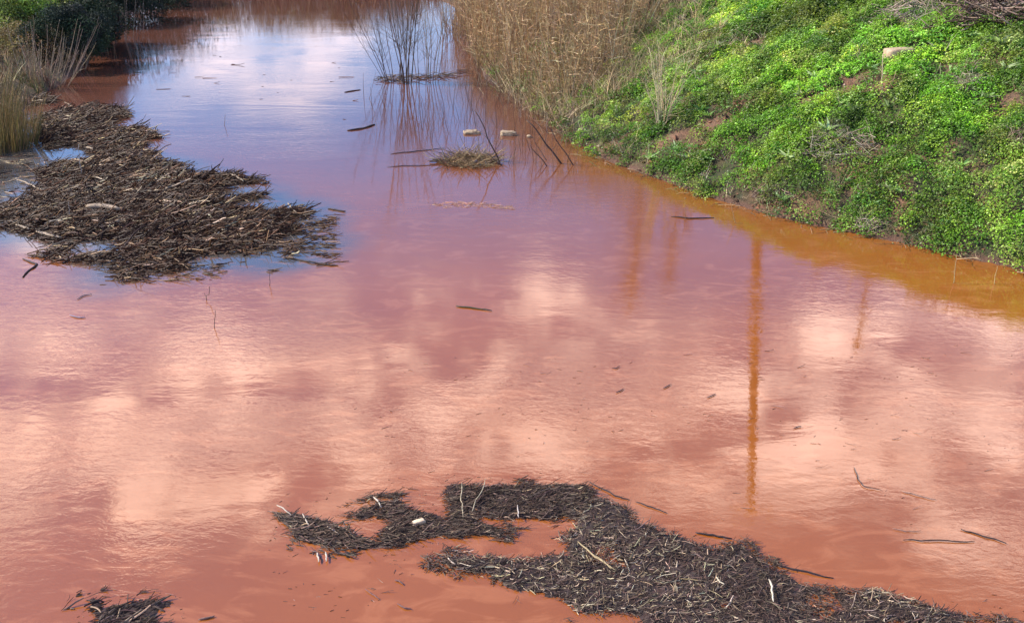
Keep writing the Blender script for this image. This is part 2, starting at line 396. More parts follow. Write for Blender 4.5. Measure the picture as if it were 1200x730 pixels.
def sapling(u, vtop, dist, label, r=.05, n=1, tw=.35, ntw=30, wd=.3):
    tp = mirror_point(u, vtop, dist); x, y = tp[0], tp[1]; z0 = height([[x, y]])[0]; H = tp[2] - z0
    t = thing('bare_tree', label, 'tree', (x, y, z0))
    pth = wander(np.array([[0, 0, -.1]]), np.array([[rng.normal(0, .03), 0, 1.]]), H, 12, .025, .02)
    V, Fs, C = tube_geo(pth, (r * np.linspace(1, .2, 12))[None], np.array([[.08, .055, .04]]), 6)
    obj('trunk', new_mesh('trunk', V, Fs, C, M['bark'], True), t)
    pp, g = side_twigs(pth[0], r * .7, ntw, H * wd, (.08, .055, .04), 3, .5, .45, 6, .1); parts = [g]
    for q in range(len(pp)): parts.append(side_twigs(pp[q], r * .45, 9, H * wd * .4, (.08, .055, .04), 3, .5, .2, 4, .1)[1])
    V, Fs, C = join(parts); obj('branches', new_mesh('branches', V, Fs, C, M['bark'], True), t)
sapling(742, 352, 27.0, 'leafless sapling mirrored as a brown brush right of the water middle', .032, ntw=75, wd=.5)
sapling(790, 336, 27.5, 'leafless sapling mirrored just right of the brown brush reflection', .030, ntw=60, wd=.45)
sapling(1000, 412, 25.5, 'thin leafless tree mirrored faintly right of the pole reflection', .05, ntw=40, wd=.18)
sapling(958, 320, 23.5, 'short bushy leafless tree mirrored under the bank right of the pole', .05, ntw=40, wd=.4)

# ---------------------------------------------------------------- ground cover of the right bank
def zone(pts): return np.array([hit(*p)[:2] for p in pts])
SOIL = [((1000, 92), .5, .30), ((985, 108), .75, .26), ((1035, 103), .35, .28), ((1168, 122), .8, .24), ((1183, 128), .6, .2), ((812, 172), .5, .22), ((790, 160), .45, .25), ((715, 172), .4, .2), ((858, 46), .7, .32),
        ((846, 140), .7, .22), ((880, 120), .55, .22), ((1010, 170), .3, .2), ((880, 52), .4, .3), ((760, 178), .3, .2), ((918, 125), .5, .2), ((942, 120), .4, .18), ((1110, 175), .4, .15), ((735, 160), .35, .18)]
SOILW = [(np.array(hit(*p)[:2]), rx * .72, ry * .72) for p, rx, ry in SOIL]
bank_poly = np.array([[.2, 21.5], [1.5, 18], [3.5, 14.5], [6, 11], [8.5, 8], [15, 8], [20, 18], [20, 27], [9, 27.5], [-1, 31], [-.5, 26], [.4, 23.6]])
def bare(Q):
    s = np.zeros(len(Q))
    for c, rx, ry in SOILW:
        d = np.hypot((Q[:, 0] - c[0]) / rx, (Q[:, 1] - c[1]) / ry) + (fbm(Q[:, 0], Q[:, 1], 4) - .5) * 1.2
        s = np.maximum(s, np.clip(1.25 - d, 0, 1))
    return s
P, Fc = GROUND; hum = np.clip(1.15 - bare(P) * 1.7 - np.where(P[:, 0] < -3, .4, 0), 0, 1) * np.clip(.55 + (fbm(P[:, 0], P[:, 1], 2.2, 3) - .4) * 2.5, 0, 1)
tag(obj('ground', new_mesh('ground', np.column_stack([P, height(P)]), Fc, mat=M['soil'], smooth=True, extra={'humus': hum})), kind='structure')
def dryness(Q):      # 1 = dry grass, 0 = lush green; drier towards the reeds
    x, y = Q.T
    e = (y - 18.6) * .15 - (x - 4.4) * .25
    return np.clip(e + (fbm(x, y, .45, 3) - .5) * 2.6 + (fbm(x + 40, y, 1.7, 3) - .5) * 1.5 + .12, 0, 1)
sh = lambda Q: sdist(Q, WATERD)
n = 29000; Q = scatter(bank_poly, n); Q = Q[inside(Q, bank_poly)]
d = sh(Q); dr = dryness(Q); br = bare(Q); gap = fbm(Q[:, 0] + 5, Q[:, 1] + 5, 1.5, 3); Q = Q[(d > -.10) & (rng.random(len(Q)) < np.clip((gap - .30) * 8, .3, 1)) & (rng.random(len(Q)) > dr * .7) & (br < .35)]
print('clumps', len(Q)); cz = height(Q); n = len(Q)
rad = rng.uniform(.08, .24, n) * (1 + .5 * (fbm(Q[:, 0], Q[:, 1], .9, 2) - .5)); hh = rad * rng.uniform(.5, 1.25, n)
rad *= np.where(sh(Q) < .3, .8, 1); bigm = rng.random(n) < .05; rad[bigm] *= rng.uniform(1.5, 2.3, bigm.sum()); hh[bigm] *= rng.uniform(1.2, 2.0, bigm.sum())
GREENS = [(.20, .42, .026), (.30, .52, .04), (.085, .20, .016), (.30, .46, .07), (.16, .33, .035)]
cb = pick(GREENS, [4, 3, 3, 2, 1.5], n, .22, .08)
tone = np.clip((fbm(Q[:, 0] + 9, Q[:, 1], .55, 3) - .5) * 2.2 + .5, 0, 1)[:, None]; cb = cb * (.5 + .75 * tone); ol = (fbm(Q[:, 0] + 60, Q[:, 1], .7, 3) > .52)[:, None]; cb = np.where(ol, cb * [1.02, .84, 1.25], cb)
per = np.clip((rad ** 2 * 2900).astype(int), 18, 420); idx = np.repeat(np.arange(n), per); m_ = len(idx)
th = rng.uniform(0, 2 * np.pi, m_); cu = rng.random(m_) ** .6; r_ = rad[idx] * cu
top_ = hh[idx] * np.sqrt(np.maximum(0, 1 - cu ** 2)) * rng.uniform(.55, 1.1, m_)
PX = np.column_stack([Q[idx, 0] + np.cos(th) * r_, Q[idx, 1] + np.sin(th) * r_]); 
PZ = height(PX); PZ = np.maximum(PZ, -.01) + top_ + .01
N = np.column_stack([np.cos(th) * cu * .9, np.sin(th) * cu * .9, 1.1 - cu * .5]) + SUN * .9 + rng.normal(0, .42, (m_, 3))
dist = np.hypot(PX[:, 0], PX[:, 1]); sz = rng.uniform(.022, .056, m_) * np.clip(dist / 17, .62, 1.5)
V, Fc, C = leaf_geo(np.column_stack([PX, PZ]), N, sz, sz * rng.uniform(.28, .75, m_), np.clip(cb[idx] * np.exp(rng.normal(0, .22, (m_, 1))), .01, .8))
print('leaves', m_)
tag(obj('ground_cover', new_mesh('ground_cover', V, Fc, C, M['leaf'])), 'lush bright green low leafy weeds covering the right bank', 'ground cover', kind='stuff')
# clods of red earth and small stones on the bare patches and along the wet margin
oct_v = np.array([[1, 0, 0], [0, 1, 0], [-1, 0, 0], [0, -1, 0], [0, 0, 1], [0, 0, -1]], float); oct_f = np.array([[0, 1, 4], [1, 2, 4], [2, 3, 4], [3, 0, 4], [1, 0, 5], [2, 1, 5], [3, 2, 5], [0, 3, 5]])
Q = scatter(bank_poly, 60000); Q = Q[inside(Q, bank_poly)]; d_ = sh(Q); Q = Q[((bare(Q) > .15) & (d_ > -.05)) | ((d_ > -.08) & (d_ < .3) & (rng.random(len(Q)) < .5))]; n = len(Q); print('clods', n)
s_ = rng.uniform(.008, .03, n) * rng.choice([.6, 1, 1, 1.7], n); V = (oct_v[None] + rng.normal(0, .28, (n, 6, 3))) * s_[:, None, None] * [1, 1, .7] + np.column_stack([Q, height(Q) + s_ * .2])[:, None]
wet_ = np.clip(d_[:0], 0, 1)
tag(obj('soil_clods', new_mesh('soil_clods', V.reshape(-1, 3), (np.arange(n)[:, None, None] * 6 + oct_f[None]).reshape(-1, 3), np.repeat(pick([(.15, .07, .035), (.22, .11, .06), (.08, .045, .028), (.3, .22, .15)], [4, 3, 3, .4], n), 6, 0), M['bark'])), 'crumbs and clods of reddish soil on the bare patches of the right bank', 'soil', kind='stuff')
# grass: green and dry blades, growing in tufts
def grass(poly, ntuft, per, Lr, wr, cols, wts, keep, name, label, bend=.45, lean=.5, mat='blade'):
    Q = scatter(poly, ntuft); Q = Q[inside(Q, poly)]; Q = Q[keep(Q)]
    i = np.repeat(np.arange(len(Q)), per); n = len(i); a = rng.uniform(0, 2 * np.pi, n); rr = rng.random(n) * .07
    tl = rng.uniform(.5, 1.25, len(Q))[i]
    X = np.column_stack([Q[i, 0] + np.cos(a) * rr, Q[i, 1] + np.sin(a) * rr]); Z = height(X)
    Dr = np.column_stack([np.cos(a) * lean * rng.random(n), np.sin(a) * lean * rng.random(n), np.ones(n)]) + rng.normal(0, .22, (n, 3))
    tc_ = pick(cols, wts, len(Q), .2)[i]; C = np.clip(tc_ * np.exp(rng.normal(0, .25, (n, 1))), .01, .8)
    V, Fc, C = blade_geo(np.column_stack([X, Z]), Dr, rng.uniform(*Lr, n) * tl, rng.uniform(*wr, n) * np.clip(np.hypot(*X.T) / 14, .8, 2), C, bend * rng.uniform(.3, 1.5, n))
    print(name, n); return tag(obj(name, new_mesh(name, V, Fc, C, M[mat])), label, 'grass', kind='stuff')
DRY = [(.36, .29, .17), (.27, .21, .12), (.19, .14, .09), (.44, .37, .25)]; MIXG = [(.13, .22, .05), (.22, .26, .08), (.30, .28, .12), (.17, .17, .07)]
grass(bank_poly, 9500, 9, (.10, .28), (.006, .011), MIXG, [4, 3, 2.5, 2], lambda Q: (sh(Q) > 0) & (bare(Q) < .5) & (rng.random(len(Q)) < .3 + dryness(Q)), 'green_grass', 'mixed olive green grass growing between the weeds on the right bank')
grass(bank_poly, 9500, 9, (.15, .42), (.004, .009), DRY, [4, 3, 2, 2], lambda Q: (sh(Q) > .1) & (rng.random(len(Q)) < np.clip((fbm(Q[:, 0], Q[:, 1] + 30, 1.1, 3) - .46) * 4, .08, .9) + 1.0 * dryness(Q) ** 1.5), 'dry_grass', 'straw coloured dry grass on the right bank beside the reeds', .5, .8, 'straw')

# broad leaved rosettes and long trailing stems among the weeds
Q = scatter(bank_poly, 1500); Q = Q[inside(Q, bank_poly)]; Q = Q[(sh(Q) > .05) & (bare(Q) < .6) & (fbm(Q[:, 0], Q[:, 1] + 70, 1.0, 3) > .47)]; k = 13; i = np.repeat(np.arange(len(Q)), k); n = len(i)
a = rng.uniform(0, 2 * np.pi, n); el = rng.uniform(.25, 1.3, n); Dr = np.column_stack([np.cos(a), np.sin(a), el]); sc_ = rng.uniform(.6, 1.3, len(Q))[i]
P0 = np.column_stack([Q[i], height(Q)[i] + rng.uniform(.03, .14, len(Q))[i]]); cc = pick([(.30, .42, .16), (.22, .36, .10), (.40, .47, .22), (.12, .24, .06)], [3, 3, 1.5, 2], len(Q), .2)[i] * np.exp(rng.normal(0, .15, (n, 1)))
V, Fc, C = blade_geo(P0, Dr, rng.uniform(.10, .22, n) * sc_, rng.uniform(.025, .05, n) * sc_, cc, .5)
V = V.reshape(n, 4, 2, 3); mid_ = V.mean(2, keepdims=True); V = (mid_ + (V - mid_) * np.array([.5, 1.5, 1.6, 1.0])[None, :, None, None]).reshape(-1, 3)
tag(obj('broadleaf_weeds', new_mesh('broadleaf_weeds', V, Fc, C, M['leaf'])), 'pale green broad leaved rosettes scattered between the low weeds', 'weeds', kind='stuff')
EDGE = WATERD[(WATERD[:, 0] > .8) & (WATERD[:, 1] < 21.5) & (WATERD[:, 1] > 7)]; n = 620; Q = EDGE[rng.integers(0, len(EDGE), n)] + rng.normal(0, .16, (n, 2)); a = rng.uniform(0, 2 * np.pi, n)
P0 = np.column_stack([Q, np.maximum(height(Q), 0) + rng.uniform(.0, .06, n)]); pp = wander(P0, np.column_stack([np.cos(a), np.sin(a), rng.uniform(-.05, .5, n)]), rng.uniform(.08, .45, n), 5, .22, -.5); pp[..., 2] = np.maximum(pp[..., 2], -.01)
V, Fs, C = tube_geo(pp, rng.uniform(.002, .006, n)[:, None] * np.linspace(1, .4, 5)[None], pick([(.10, .06, .035), (.22, .15, .08), (.36, .27, .15), (.12, .16, .05)], [3, 3, 2, 1], n), 4, False)
tag(obj('shore_litter', new_mesh('shore_litter', V, Fs, C, M['straw'])), 'dry stems and roots trailing into the water along the foot of the green bank', 'litter', kind='stuff')

# ---------------------------------------------------------------- reed bed
REED = np.array([hit(*p)[:2] for p in [(545, 45), (558, 80), (585, 104), (625, 124), (655, 138), (690, 118), (730, 92), (742, 60), (772, 30), (775, 8)]] + [[4.2, 33], [3, 38], [-1.5, 40], [-2.2, 33]])
rb = thing('reed_bed', 'dense stand of tall dry brown reeds between the water and the right bank', 'reeds', (REED[:, 0].mean(), REED[:, 1].mean(), 0)); RB = np.array(rb.location)
def reeds(Q, H, tan_, plume=.5, wet=0):
    n = len(Q); z = np.maximum(height(Q), 0) - .02
    P0 = np.column_stack([Q, z]) - RB; Dr = np.column_stack([rng.normal(.04, .19, n), rng.normal(0, .19, n), np.ones(n)])
    return wander(P0, Dr, H, 6, .09, .0)
RC = [(.52, .35, .17), (.42, .27, .125), (.25, .14, .065), (.38, .28, .13), (.60, .45, .26)]
Q = scatter(REED, 11500); Q = Q[inside(Q, REED)]; Q = Q[rng.random(len(Q)) < np.clip((fbm(Q[:, 0], Q[:, 1], 2.2, 3) - .36) * 6, .08, 1)]; Q = Q[np.argsort(Q[:, 1])]
nb = min(300, len(Q)); sel = np.zeros(len(Q), bool); sel[rng.choice(int(len(Q) * .45), nb, replace=False)] = True
def reed_mesh(Q):
    n = len(Q); H = rng.uniform(.5, 2.5, n) * np.where(Q[:, 1] < 24, .8, 1); pp = reeds(Q, H, 0)
    g = [tube_geo(pp, rng.uniform(.006, .011, n)[:, None] * np.linspace(1, .4, 6)[None], pick(RC, [3, 3, 2, 2, 2], n, .25), 3, False)]
    k = 8; i = np.repeat(np.arange(n), k); j = rng.integers(1, 6, len(i)); p0 = pp[i, j]
    Dr = rng.normal(0, 1, (len(i), 3)); Dr[:, 2] = rng.uniform(.1, 1.3, len(i))
    g.append(blade_geo(p0, Dr, rng.uniform(.12, .42, len(i)), rng.uniform(.005, .013, len(i)), pick(RC, [3, 3, 1, 2, 2], len(i), .25), .35))
    return g
V, Fs, C = join(reed_mesh(Q[~sel])); tag(obj('reeds', new_mesh('reeds', V, Fs, C, M['straw']), rb), kind='stuff'); print('reeds', len(Q))
for q in Q[sel]:
    V, Fs, C = join(reed_mesh(q[None])); obj('reed', new_mesh('reed', V, Fs, C, M['straw']), rb)
TG = np.array([hit(*p)[:2] for p in [(556, 70), (590, 112), (650, 150), (690, 130), (740, 112), (800, 95), (850, 55), (840, 20), (800, 4), (640, 4)]])
grass(TG, 5200, 10, (.25, .85), (.004, .010), [(.48, .37, .20), (.36, .25, .13), (.27, .24, .10), (.2, .13, .07)], [3, 3, 2, 1], lambda Q: rng.random(len(Q)) < np.clip(1.1 - (Q[:, 0] - 1.8) * .3, .1, 1), 'tall_dry_grass', 'loose leaning tall straw coloured grass between the reeds and the green weeds', .7, .7, 'straw')
# low broken brown reeds along the foot of the bed
LOW = wpoly([(520, 28), (545, 70), (560, 108), (600, 135), (630, 150), (655, 172), (680, 178), (668, 150), (640, 120), (590, 85), (560, 20)])
Q = scatter(LOW, 2600); Q = Q[inside(Q, LOW)]; n = len(Q)
Dr = np.column_stack([rng.normal(0, .35, n), rng.normal(0, .35, n), np.ones(n)])
pp = wander(np.column_stack([Q, np.maximum(height(Q), -.05)]), Dr, rng.uniform(.15, .75, n), 5, .15, -.3)
V, Fs, C = join([tube_geo(pp, rng.uniform(.004, .009, n)[:, None] * np.linspace(1, .4, 5)[None], pick([(.3, .2, .12), (.2, .12, .08), (.38, .3, .2)], [3, 3, 1], n), 3, False)])
tag(obj('broken_reeds', new_mesh('broken_reeds', V, Fs, C, M['straw'])), 'short broken brown reed stubble standing in the water at the foot of the reeds', 'reeds', kind='stuff')

# ---------------------------------------------------------------- shrubs standing in the water
def at(u, v): return tuple(float(a) for a in hit(u, v))
DK = (.085, .06, .05)
bare_shrub('bare_shrub', 'leafless shrub of thin dark stems standing in water, leftmost of the three', 'shrub', at(461, 96), 11, 3.2, .34, .010, DK, 30, .3, (-.14, 0), 'leafless shrubs standing in the water', .25, .45)
bare_shrub('bare_shrub', 'tallest leafless shrub in water, thick dark upright stems between two thinner ones', 'shrub', at(477, 99), 9, 5.0, .20, .015, (.11, .075, .055), 30, .28, (0, 0), 'leafless shrubs standing in the water', .16, .2)
bare_shrub('bare_shrub', 'leafless shrub of spreading thin dark stems nearest the reed bed', 'shrub', at(500, 95), 10, 3.4, .3, .011, (.16, .11, .07), 28, .3, (.05, .05), 'leafless shrubs standing in the water', .3, .3)
bare_shrub('bare_shrub', 'fine reddish brown twiggy shrub behind the dark stems left of the reed bed', 'shrub', at(528, 45), 16, 3.0, .3, .013, (.25, .17, .11), 18, .3, (0, 0), 'leafless shrubs standing in the water', .6, .3)
bare_shrub('dry_shrub', 'pale yellow dry shrub of upright branching twigs on the bank near the water', 'shrub', at(777, 150), 13, 1.75, .42, .014, (.50, .43, .24), 16, .32, (0, 0), None, .07, .3, .07, 'straw', 3)
bare_shrub('dry_shrub', 'thin brown dry shrub beside the reed bed at the top of the green slope', 'shrub', at(728, 70), 9, 1.1, .4, .01, (.36, .27, .15), 12, .3, (0, 0), None, .1, .3, .07, 'straw', 2)
# litter caught at the foot of the shrubs
def litter(name, label, cat, poly, n, Lr, rr, cols, wts, zr=(.0, .04), ang=(0, .6), mat='wet', loc=None, kind=None):
    Q = scatter(poly, n * 3); Q = Q[inside(Q, poly)][:n]; n = len(Q); a = rng.normal(*ang, n)
    Dr = np.column_stack([np.cos(a), np.sin(a), rng.normal(0, .12, n)]); z = np.maximum(height(Q), 0) + rng.uniform(*zr, n)
    L = rng.uniform(*Lr, n); pp = wander(np.column_stack([Q, z]) - norm(Dr) * L[:, None] / 2, Dr, L, 4, .1, 0)
    V, Fs, C = tube_geo(pp, rng.uniform(*rr, n)[:, None] * np.array([[1, .95, .9, .6]]), pick(cols, wts, n), 4)
    return tag(obj(name, new_mesh(name, V, Fs, C, M[mat])), label, cat, kind=kind)
BR = [(.07, .045, .035), (.14, .09, .06), (.25, .19, .13)]
litter('floating_litter', 'dark line of drifted twigs caught at the feet of the shrubs in water', 'litter', wpoly([(440, 92), (470, 88), (520, 88), (548, 82), (545, 88), (515, 93), (470, 97), (442, 97)]), 110, (.15, .5), (.004, .009), BR, [4, 2, 1], (0, .06), kind='stuff')
# reflection-side thin stubble in the open water between shrubs and reeds
ST = wpoly([(425, 110), (500, 105), (560, 110), (620, 150), (690, 200), (640, 215), (560, 175), (470, 165), (420, 150)])
Q = scatter(ST, 230); Q = Q[inside(Q, ST)]; n = len(Q)
pp = wander(np.column_stack([Q, np.full(n, -.05)]), np.column_stack([rng.normal(0, .15, n), rng.normal(0, .15, n), np.ones(n)]), rng.uniform(.15, .8, n), 5, .05, 0)
V, Fs, C = tube_geo(pp, rng.uniform(.004, .008, n)[:, None] * np.linspace(1, .4, 5)[None], pick([(.25, .15, .1), (.15, .1, .07)], [1, 1], n), 3, False)
tag(obj('reed_stubble', new_mesh('reed_stubble', V, Fs, C, M['bark'])), 'sparse thin reed stubble sticking up from the open water near the shrubs', 'reeds', kind='stuff')

# twig nest and leaning branches
c = on_water(550, 190)
tn = thing('twig_heap', 'low brown heap of fine twigs rising from the water below the two pale floating pieces', 'heap', (c[0], c[1], 0))
n = 520; a = rng.uniform(0, 2 * np.pi, n); r = np.sqrt(rng.random(n)); P0 = np.column_stack([np.cos(a) * r * .55, np.sin(a) * r * .45, (1 - r) * rng.uniform(0, .16, n)])
Dr = np.column_stack([rng.normal(0, 1, n), rng.normal(0, .6, n), rng.uniform(-.05, .35, n) + (rng.random(n) < .08) * .6])
V, Fs, C = tube_geo(wander(P0, Dr, rng.uniform(.1, .5, n), 4, .15, .2), rng.uniform(.003, .007, n)[:, None] * np.array([[1, .9, .8, .4]]), pick([(.22, .14, .07), (.34, .25, .13), (.10, .065, .035)], [3, 3, 1], n), 3, False)
tag(obj('twigs', new_mesh('twigs', V, Fs, C, M['bark']), tn), kind='stuff')
V, Fs, C = tube_geo(wander(np.array([[-.75, -.05, .03], [-.7, .02, .05]]), np.array([[1, .05, .08], [1, -.1, .05]]), np.array([.6, .5]), 5, .06, 0), np.array([[.018, .02, .016, .012, .006]] * 2), np.array([[.05, .035, .03]] * 2), 5)
obj('branch', new_mesh('branch', V, Fs, C, M['wet'], True), tn)
def branch(name, label, u0, v0, u1, v1, r, col_, tw=4, h1=None, cat='branch', group=None, mat='bark', wob=.03, dy=0.):
    """branch standing in the water at (u0,v0), its tip showing at (u1,v1)"""
    b0 = on_water(u0, v0); b0 = np.array([b0[0], b0[1], 0.]); d = ray(u1, v1); t_ = (b0[1] + dy) / d[1]; tip = np.array([0, 0, CH]) + d * t_
    v = tip - b0; Kp = 7; tt = np.linspace(-.08, 1, Kp)[:, None]; pth = v * tt + rng.normal(0, wob, (Kp, 3)) * np.linalg.norm(v) * .5; pth[1] = v * tt[1]
    parts = [tube_geo(pth[None], (r * np.linspace(1, .45, Kp))[None], np.array([col_]), 5)]
    if tw: parts.append(side_twigs(pth, r, tw, np.linalg.norm(v) * .3, col_, 3, .8, .2)[1])
    V, Fs, C = join(parts); o = obj(name, new_mesh(name, V, Fs, C, M[mat], True), None, b0); return tag(o, label, cat, group)
G = 'dead branches leaning out of the water'
branch('leaning_branch', 'thin dark branch rising from the twig heap with a crooked forked tip', 586, 190, 556, 128, .016, DK, 5, group=G)
branch('leaning_branch', 'short dark branch slanting into the water at the right end of the twig heap', 588, 194, 568, 178, .012, DK, 2, group=G)
branch('leaning_branch', 'longest dark branch leaning left out of the water near the green bank', 658, 192, 618, 142, .020, DK, 6, group=G)
branch('leaning_branch', 'thin branch leaning left out of the water closest to the green bank', 672, 194, 640, 145, .013, DK, 4, group=G)
branch('leaning_branch', 'short branch left of the longest leaning branch near the green bank', 641, 195, 620, 168, .012, DK, 3, group=G)
branch('leaning_branch', 'thin short branch crossing the lower part of the leaning branches', 640, 188, 622, 158, .009, (.15, .1, .08), 3, group=G)
branch('upright_twig', 'single thin upright twig in open water above the large raft', 263, 147, 264, 134, .006, (.2, .16, .13), 2, cat='twig')
branch('upright_twig', 'thin dry twig standing in the shallow water at the far right of the bank', 1118, 332, 1121, 298, .006, (.40, .3, .15), 3, cat='twig')
branch('upright_twig', 'short yellow twig standing in water right of the thin dry twig', 1165, 333, 1169, 312, .006, (.45, .33, .15), 0, cat='twig')
branch('upright_twig', 'thin stalk standing in water below the green bank at a drifted twig', 803, 258, 803, 236, .005, (.25, .16, .1), 1, cat='twig')
branch('upright_twig', 'bent thin yellow stalks in water at the foot of the green bank', 862, 262, 856, 238, .007, (.40, .27, .13), 6, cat='twig', wob=.08)
branch('upright_twig', 'pale upright twig standing on the left raft near the bank', 96, 210, 92, 170, .009, (.33, .3, .27), 0, cat='twig')
branch('upright_twig', 'short pale upright twig on the left raft above the pale log', 82, 260, 80, 236, .007, (.35, .3, .25), 0, cat='twig')
branch('upright_twig', 'dark short twig pointing up at the upper edge of the left raft', 175, 155, 184, 148, .01, DK, 0, cat='twig')
branch('upright_twig', 'dark slanted twig pointing up right at the edge of the left raft', 255, 197, 262, 186, .01, DK, 0, cat='twig')
branch('upright_twig', 'dark slanted twig at the top edge of the left raft by the blue water', 142, 127, 158, 122, .01, DK, 0, cat='twig')
branch('upright_twig', 'thin bent twig standing in water below the left raft', 241, 352, 248, 335, .006, (.12, .08, .07), 3, cat='twig', wob=.1)
branch('upright_twig', 'tiny upright twig in the water at the right tip below the left raft', 316, 335, 316, 318, .005, (.12, .08, .07), 1, cat='twig')
branch('upright_twig', 'thin beaded twig standing in the pale pink reflection below the left raft', 251, 384, 252, 362, .005, (.1, .07, .06), 2, cat='twig')

# ---------------------------------------------------------------- lying sticks, floating pieces
def stick(name, label, pts, r, col_, cat='stick', group=None, z=.01, mat='wet', S=6, twigs=0):
    """stick lying on the water or ground through photo pixels pts"""
    H = np.array([hit(*p) for p in pts]); t_ = np.linspace(0, 1, 9); s = np.linspace(0, 1, len(pts))
    pth = np.column_stack([np.interp(t_, s, H[:, k]) for k in range(3)]); b0 = pth[4].copy(); pth = pth - b0
    Ln = np.linalg.norm(pth[-1] - pth[0]); pth += rng.normal(0, .012, pth.shape) * Ln * [1, 1, .3]; pth[:, 2] += z
    rad = r * np.array([.5, .85, 1, 1.05, 1, .95, .9, .8, .45])
    g = [tube_geo(pth[None], rad[None], np.array([col_]), S)]
    if twigs: g.append(side_twigs(pth, r, twigs, Ln * .3, col_, 3, .6, .05)[1])
    V, Fs, C = join(g); return tag(obj(name, new_mesh(name, V, Fs, C, M[mat], True), None, b0), label, cat, group)
DKW = (.045, .032, .03); PALE = (.44, .34, .23)
GS = 'sticks floating on the water'
stick('floating_stick', 'thick dark stick floating left of the leafless shrub reflections', [(407, 154), (424, 152), (440, 147)], .022, DKW, group=GS, twigs=3)
stick('floating_stick', 'long thin dark stick floating just above the twig heap', [(457, 181), (490, 178), (520, 175)], .008, DKW, group=GS)
stick('floating_stick', 'thin dark stick floating left of the twig heap, slightly below the long one', [(455, 197), (480, 195), (518, 194)], .007, DKW, group=GS, twigs=2)
stick('floating_stick', 'small dark knotted twig floating left of the shrubs above the thick stick', [(404, 109), (414, 107), (423, 106)], .013, DKW, group=GS, twigs=5)
stick('floating_stick', 'thin dark twig drifting near the foot of the green bank', [(786, 255), (808, 257), (836, 256)], .010, DKW, group=GS, twigs=3)
stick('floating_stick', 'long dark stick floating alone right of the lower raft', [(1056, 635), (1100, 636), (1142, 638)], .005, DKW, group=GS)
stick('floating_stick', 'crooked dark twig floating at the far right just above the long lone stick', [(1125, 622), (1150, 630), (1178, 640)], .006, DKW, group=GS, twigs=4)
stick('floating_stick', 'thin bent twig floating right of the pole reflection end', [(1000, 548), (1004, 562), (1012, 571), (1033, 576)], .004, DKW, group=GS, twigs=3)
stick('floating_stick', 'thin straight pale twig in the water above the lone dark stick', [(1056, 577), (1075, 582), (1096, 588)], .004, (.3, .18, .13), group=GS)
stick('floating_stick', 'faint thin straw floating between the lone stick and the bent twig', [(1045, 622), (1060, 624), (1078, 625)], .003, (.3, .18, .13), group=GS)
stick('floating_stick', 'long thin dark stick pointing off the upper right corner of the lower raft', [(690, 567), (720, 583), (738, 587)], .006, DKW, group=GS, twigs=2)
stick('floating_stick', 'thin dark stick floating off the right of the lower raft corner', [(745, 591), (763, 597), (782, 605)], .005, DKW, group=GS)
stick('floating_stick', 'dark stick with a raised side twig at the raft edge right of centre', [(905, 662), (935, 672), (976, 679)], .007, DKW, group=GS, twigs=3)
stick('floating_stick', 'short dark stick lying across the upper edge of the lower raft', [(815, 625), (835, 629), (858, 634)], .008, DKW, group=GS)
stick('floating_stick', 'V shaped dark twig floating below the left end of the left raft', [(27, 305), (42, 311), (27, 326)], .014, DKW, group=GS)
stick('floating_stick', 'thin dark stick trailing right from the lower right tip of the left raft', [(335, 303), (365, 309), (396, 313)], .012, DKW, group=GS)
stick('floating_stick', 'small dark leafy twig floating in the middle of the water', [(534, 361), (550, 361), (576, 365)], .009, (.06, .06, .03), group=GS, twigs=8)
stick('floating_stick', 'dark twig floating right of the tip of the left raft in blue water', [(385, 246), (395, 248), (405, 249)], .014, DKW, group=GS, twigs=3)
stick('floating_stick', 'faint greyish twig floating in the pale reflection below the left raft', [(82, 371), (90, 374), (100, 374)], .008, (.25, .2, .25), group=GS)
stick('floating_stick', 'tangled thin twig floating just below the left raft and its grey film', [(90, 352), (98, 348), (108, 346)], .006, (.2, .14, .13), group=GS, twigs=6)
stick('floating_stick', 'lone thin twig near the bottom edge left of the lower raft', [(428, 693), (436, 699), (445, 705)], .004, (.2, .1, .08), group=GS)
stick('floating_stick', 'small brown twig cluster floating in the bay under the lower raft', [(466, 712), (473, 714), (482, 718)], .006, (.15, .08, .07), group=GS, twigs=4)
stick('floating_stick', 'tiny dark twig upper of the cluster in the bay under the lower raft', [(463, 682), (468, 685), (473, 687)], .006, (.15, .08, .07), group=GS, twigs=3)
stick('floating_stick', 'short brown stick at the bottom edge right of the small raft', [(233, 728), (246, 726), (252, 724)], .007, (.2, .12, .09), group=GS)
for uv, lb in (((782, 455), 'small dark scrap floating in the middle of the pink reflections'), ((834, 466), 'small dark curled scrap floating left of the pole reflection'), ((722, 433), 'tiny dark scrap left of the other scraps in the middle'),
               ((935, 503), 'tiny dark speck twig right of the pole reflection'), ((727, 460), 'tiny dark twig scrap below left of the middle scraps')):
    stick('floating_scrap', lb, [(uv[0] - 5, uv[1] + 1), uv, (uv[0] + 4, uv[1] - 2)], .005, (.07, .055, .06), 'scrap', 'small scraps floating on the water', twigs=4)
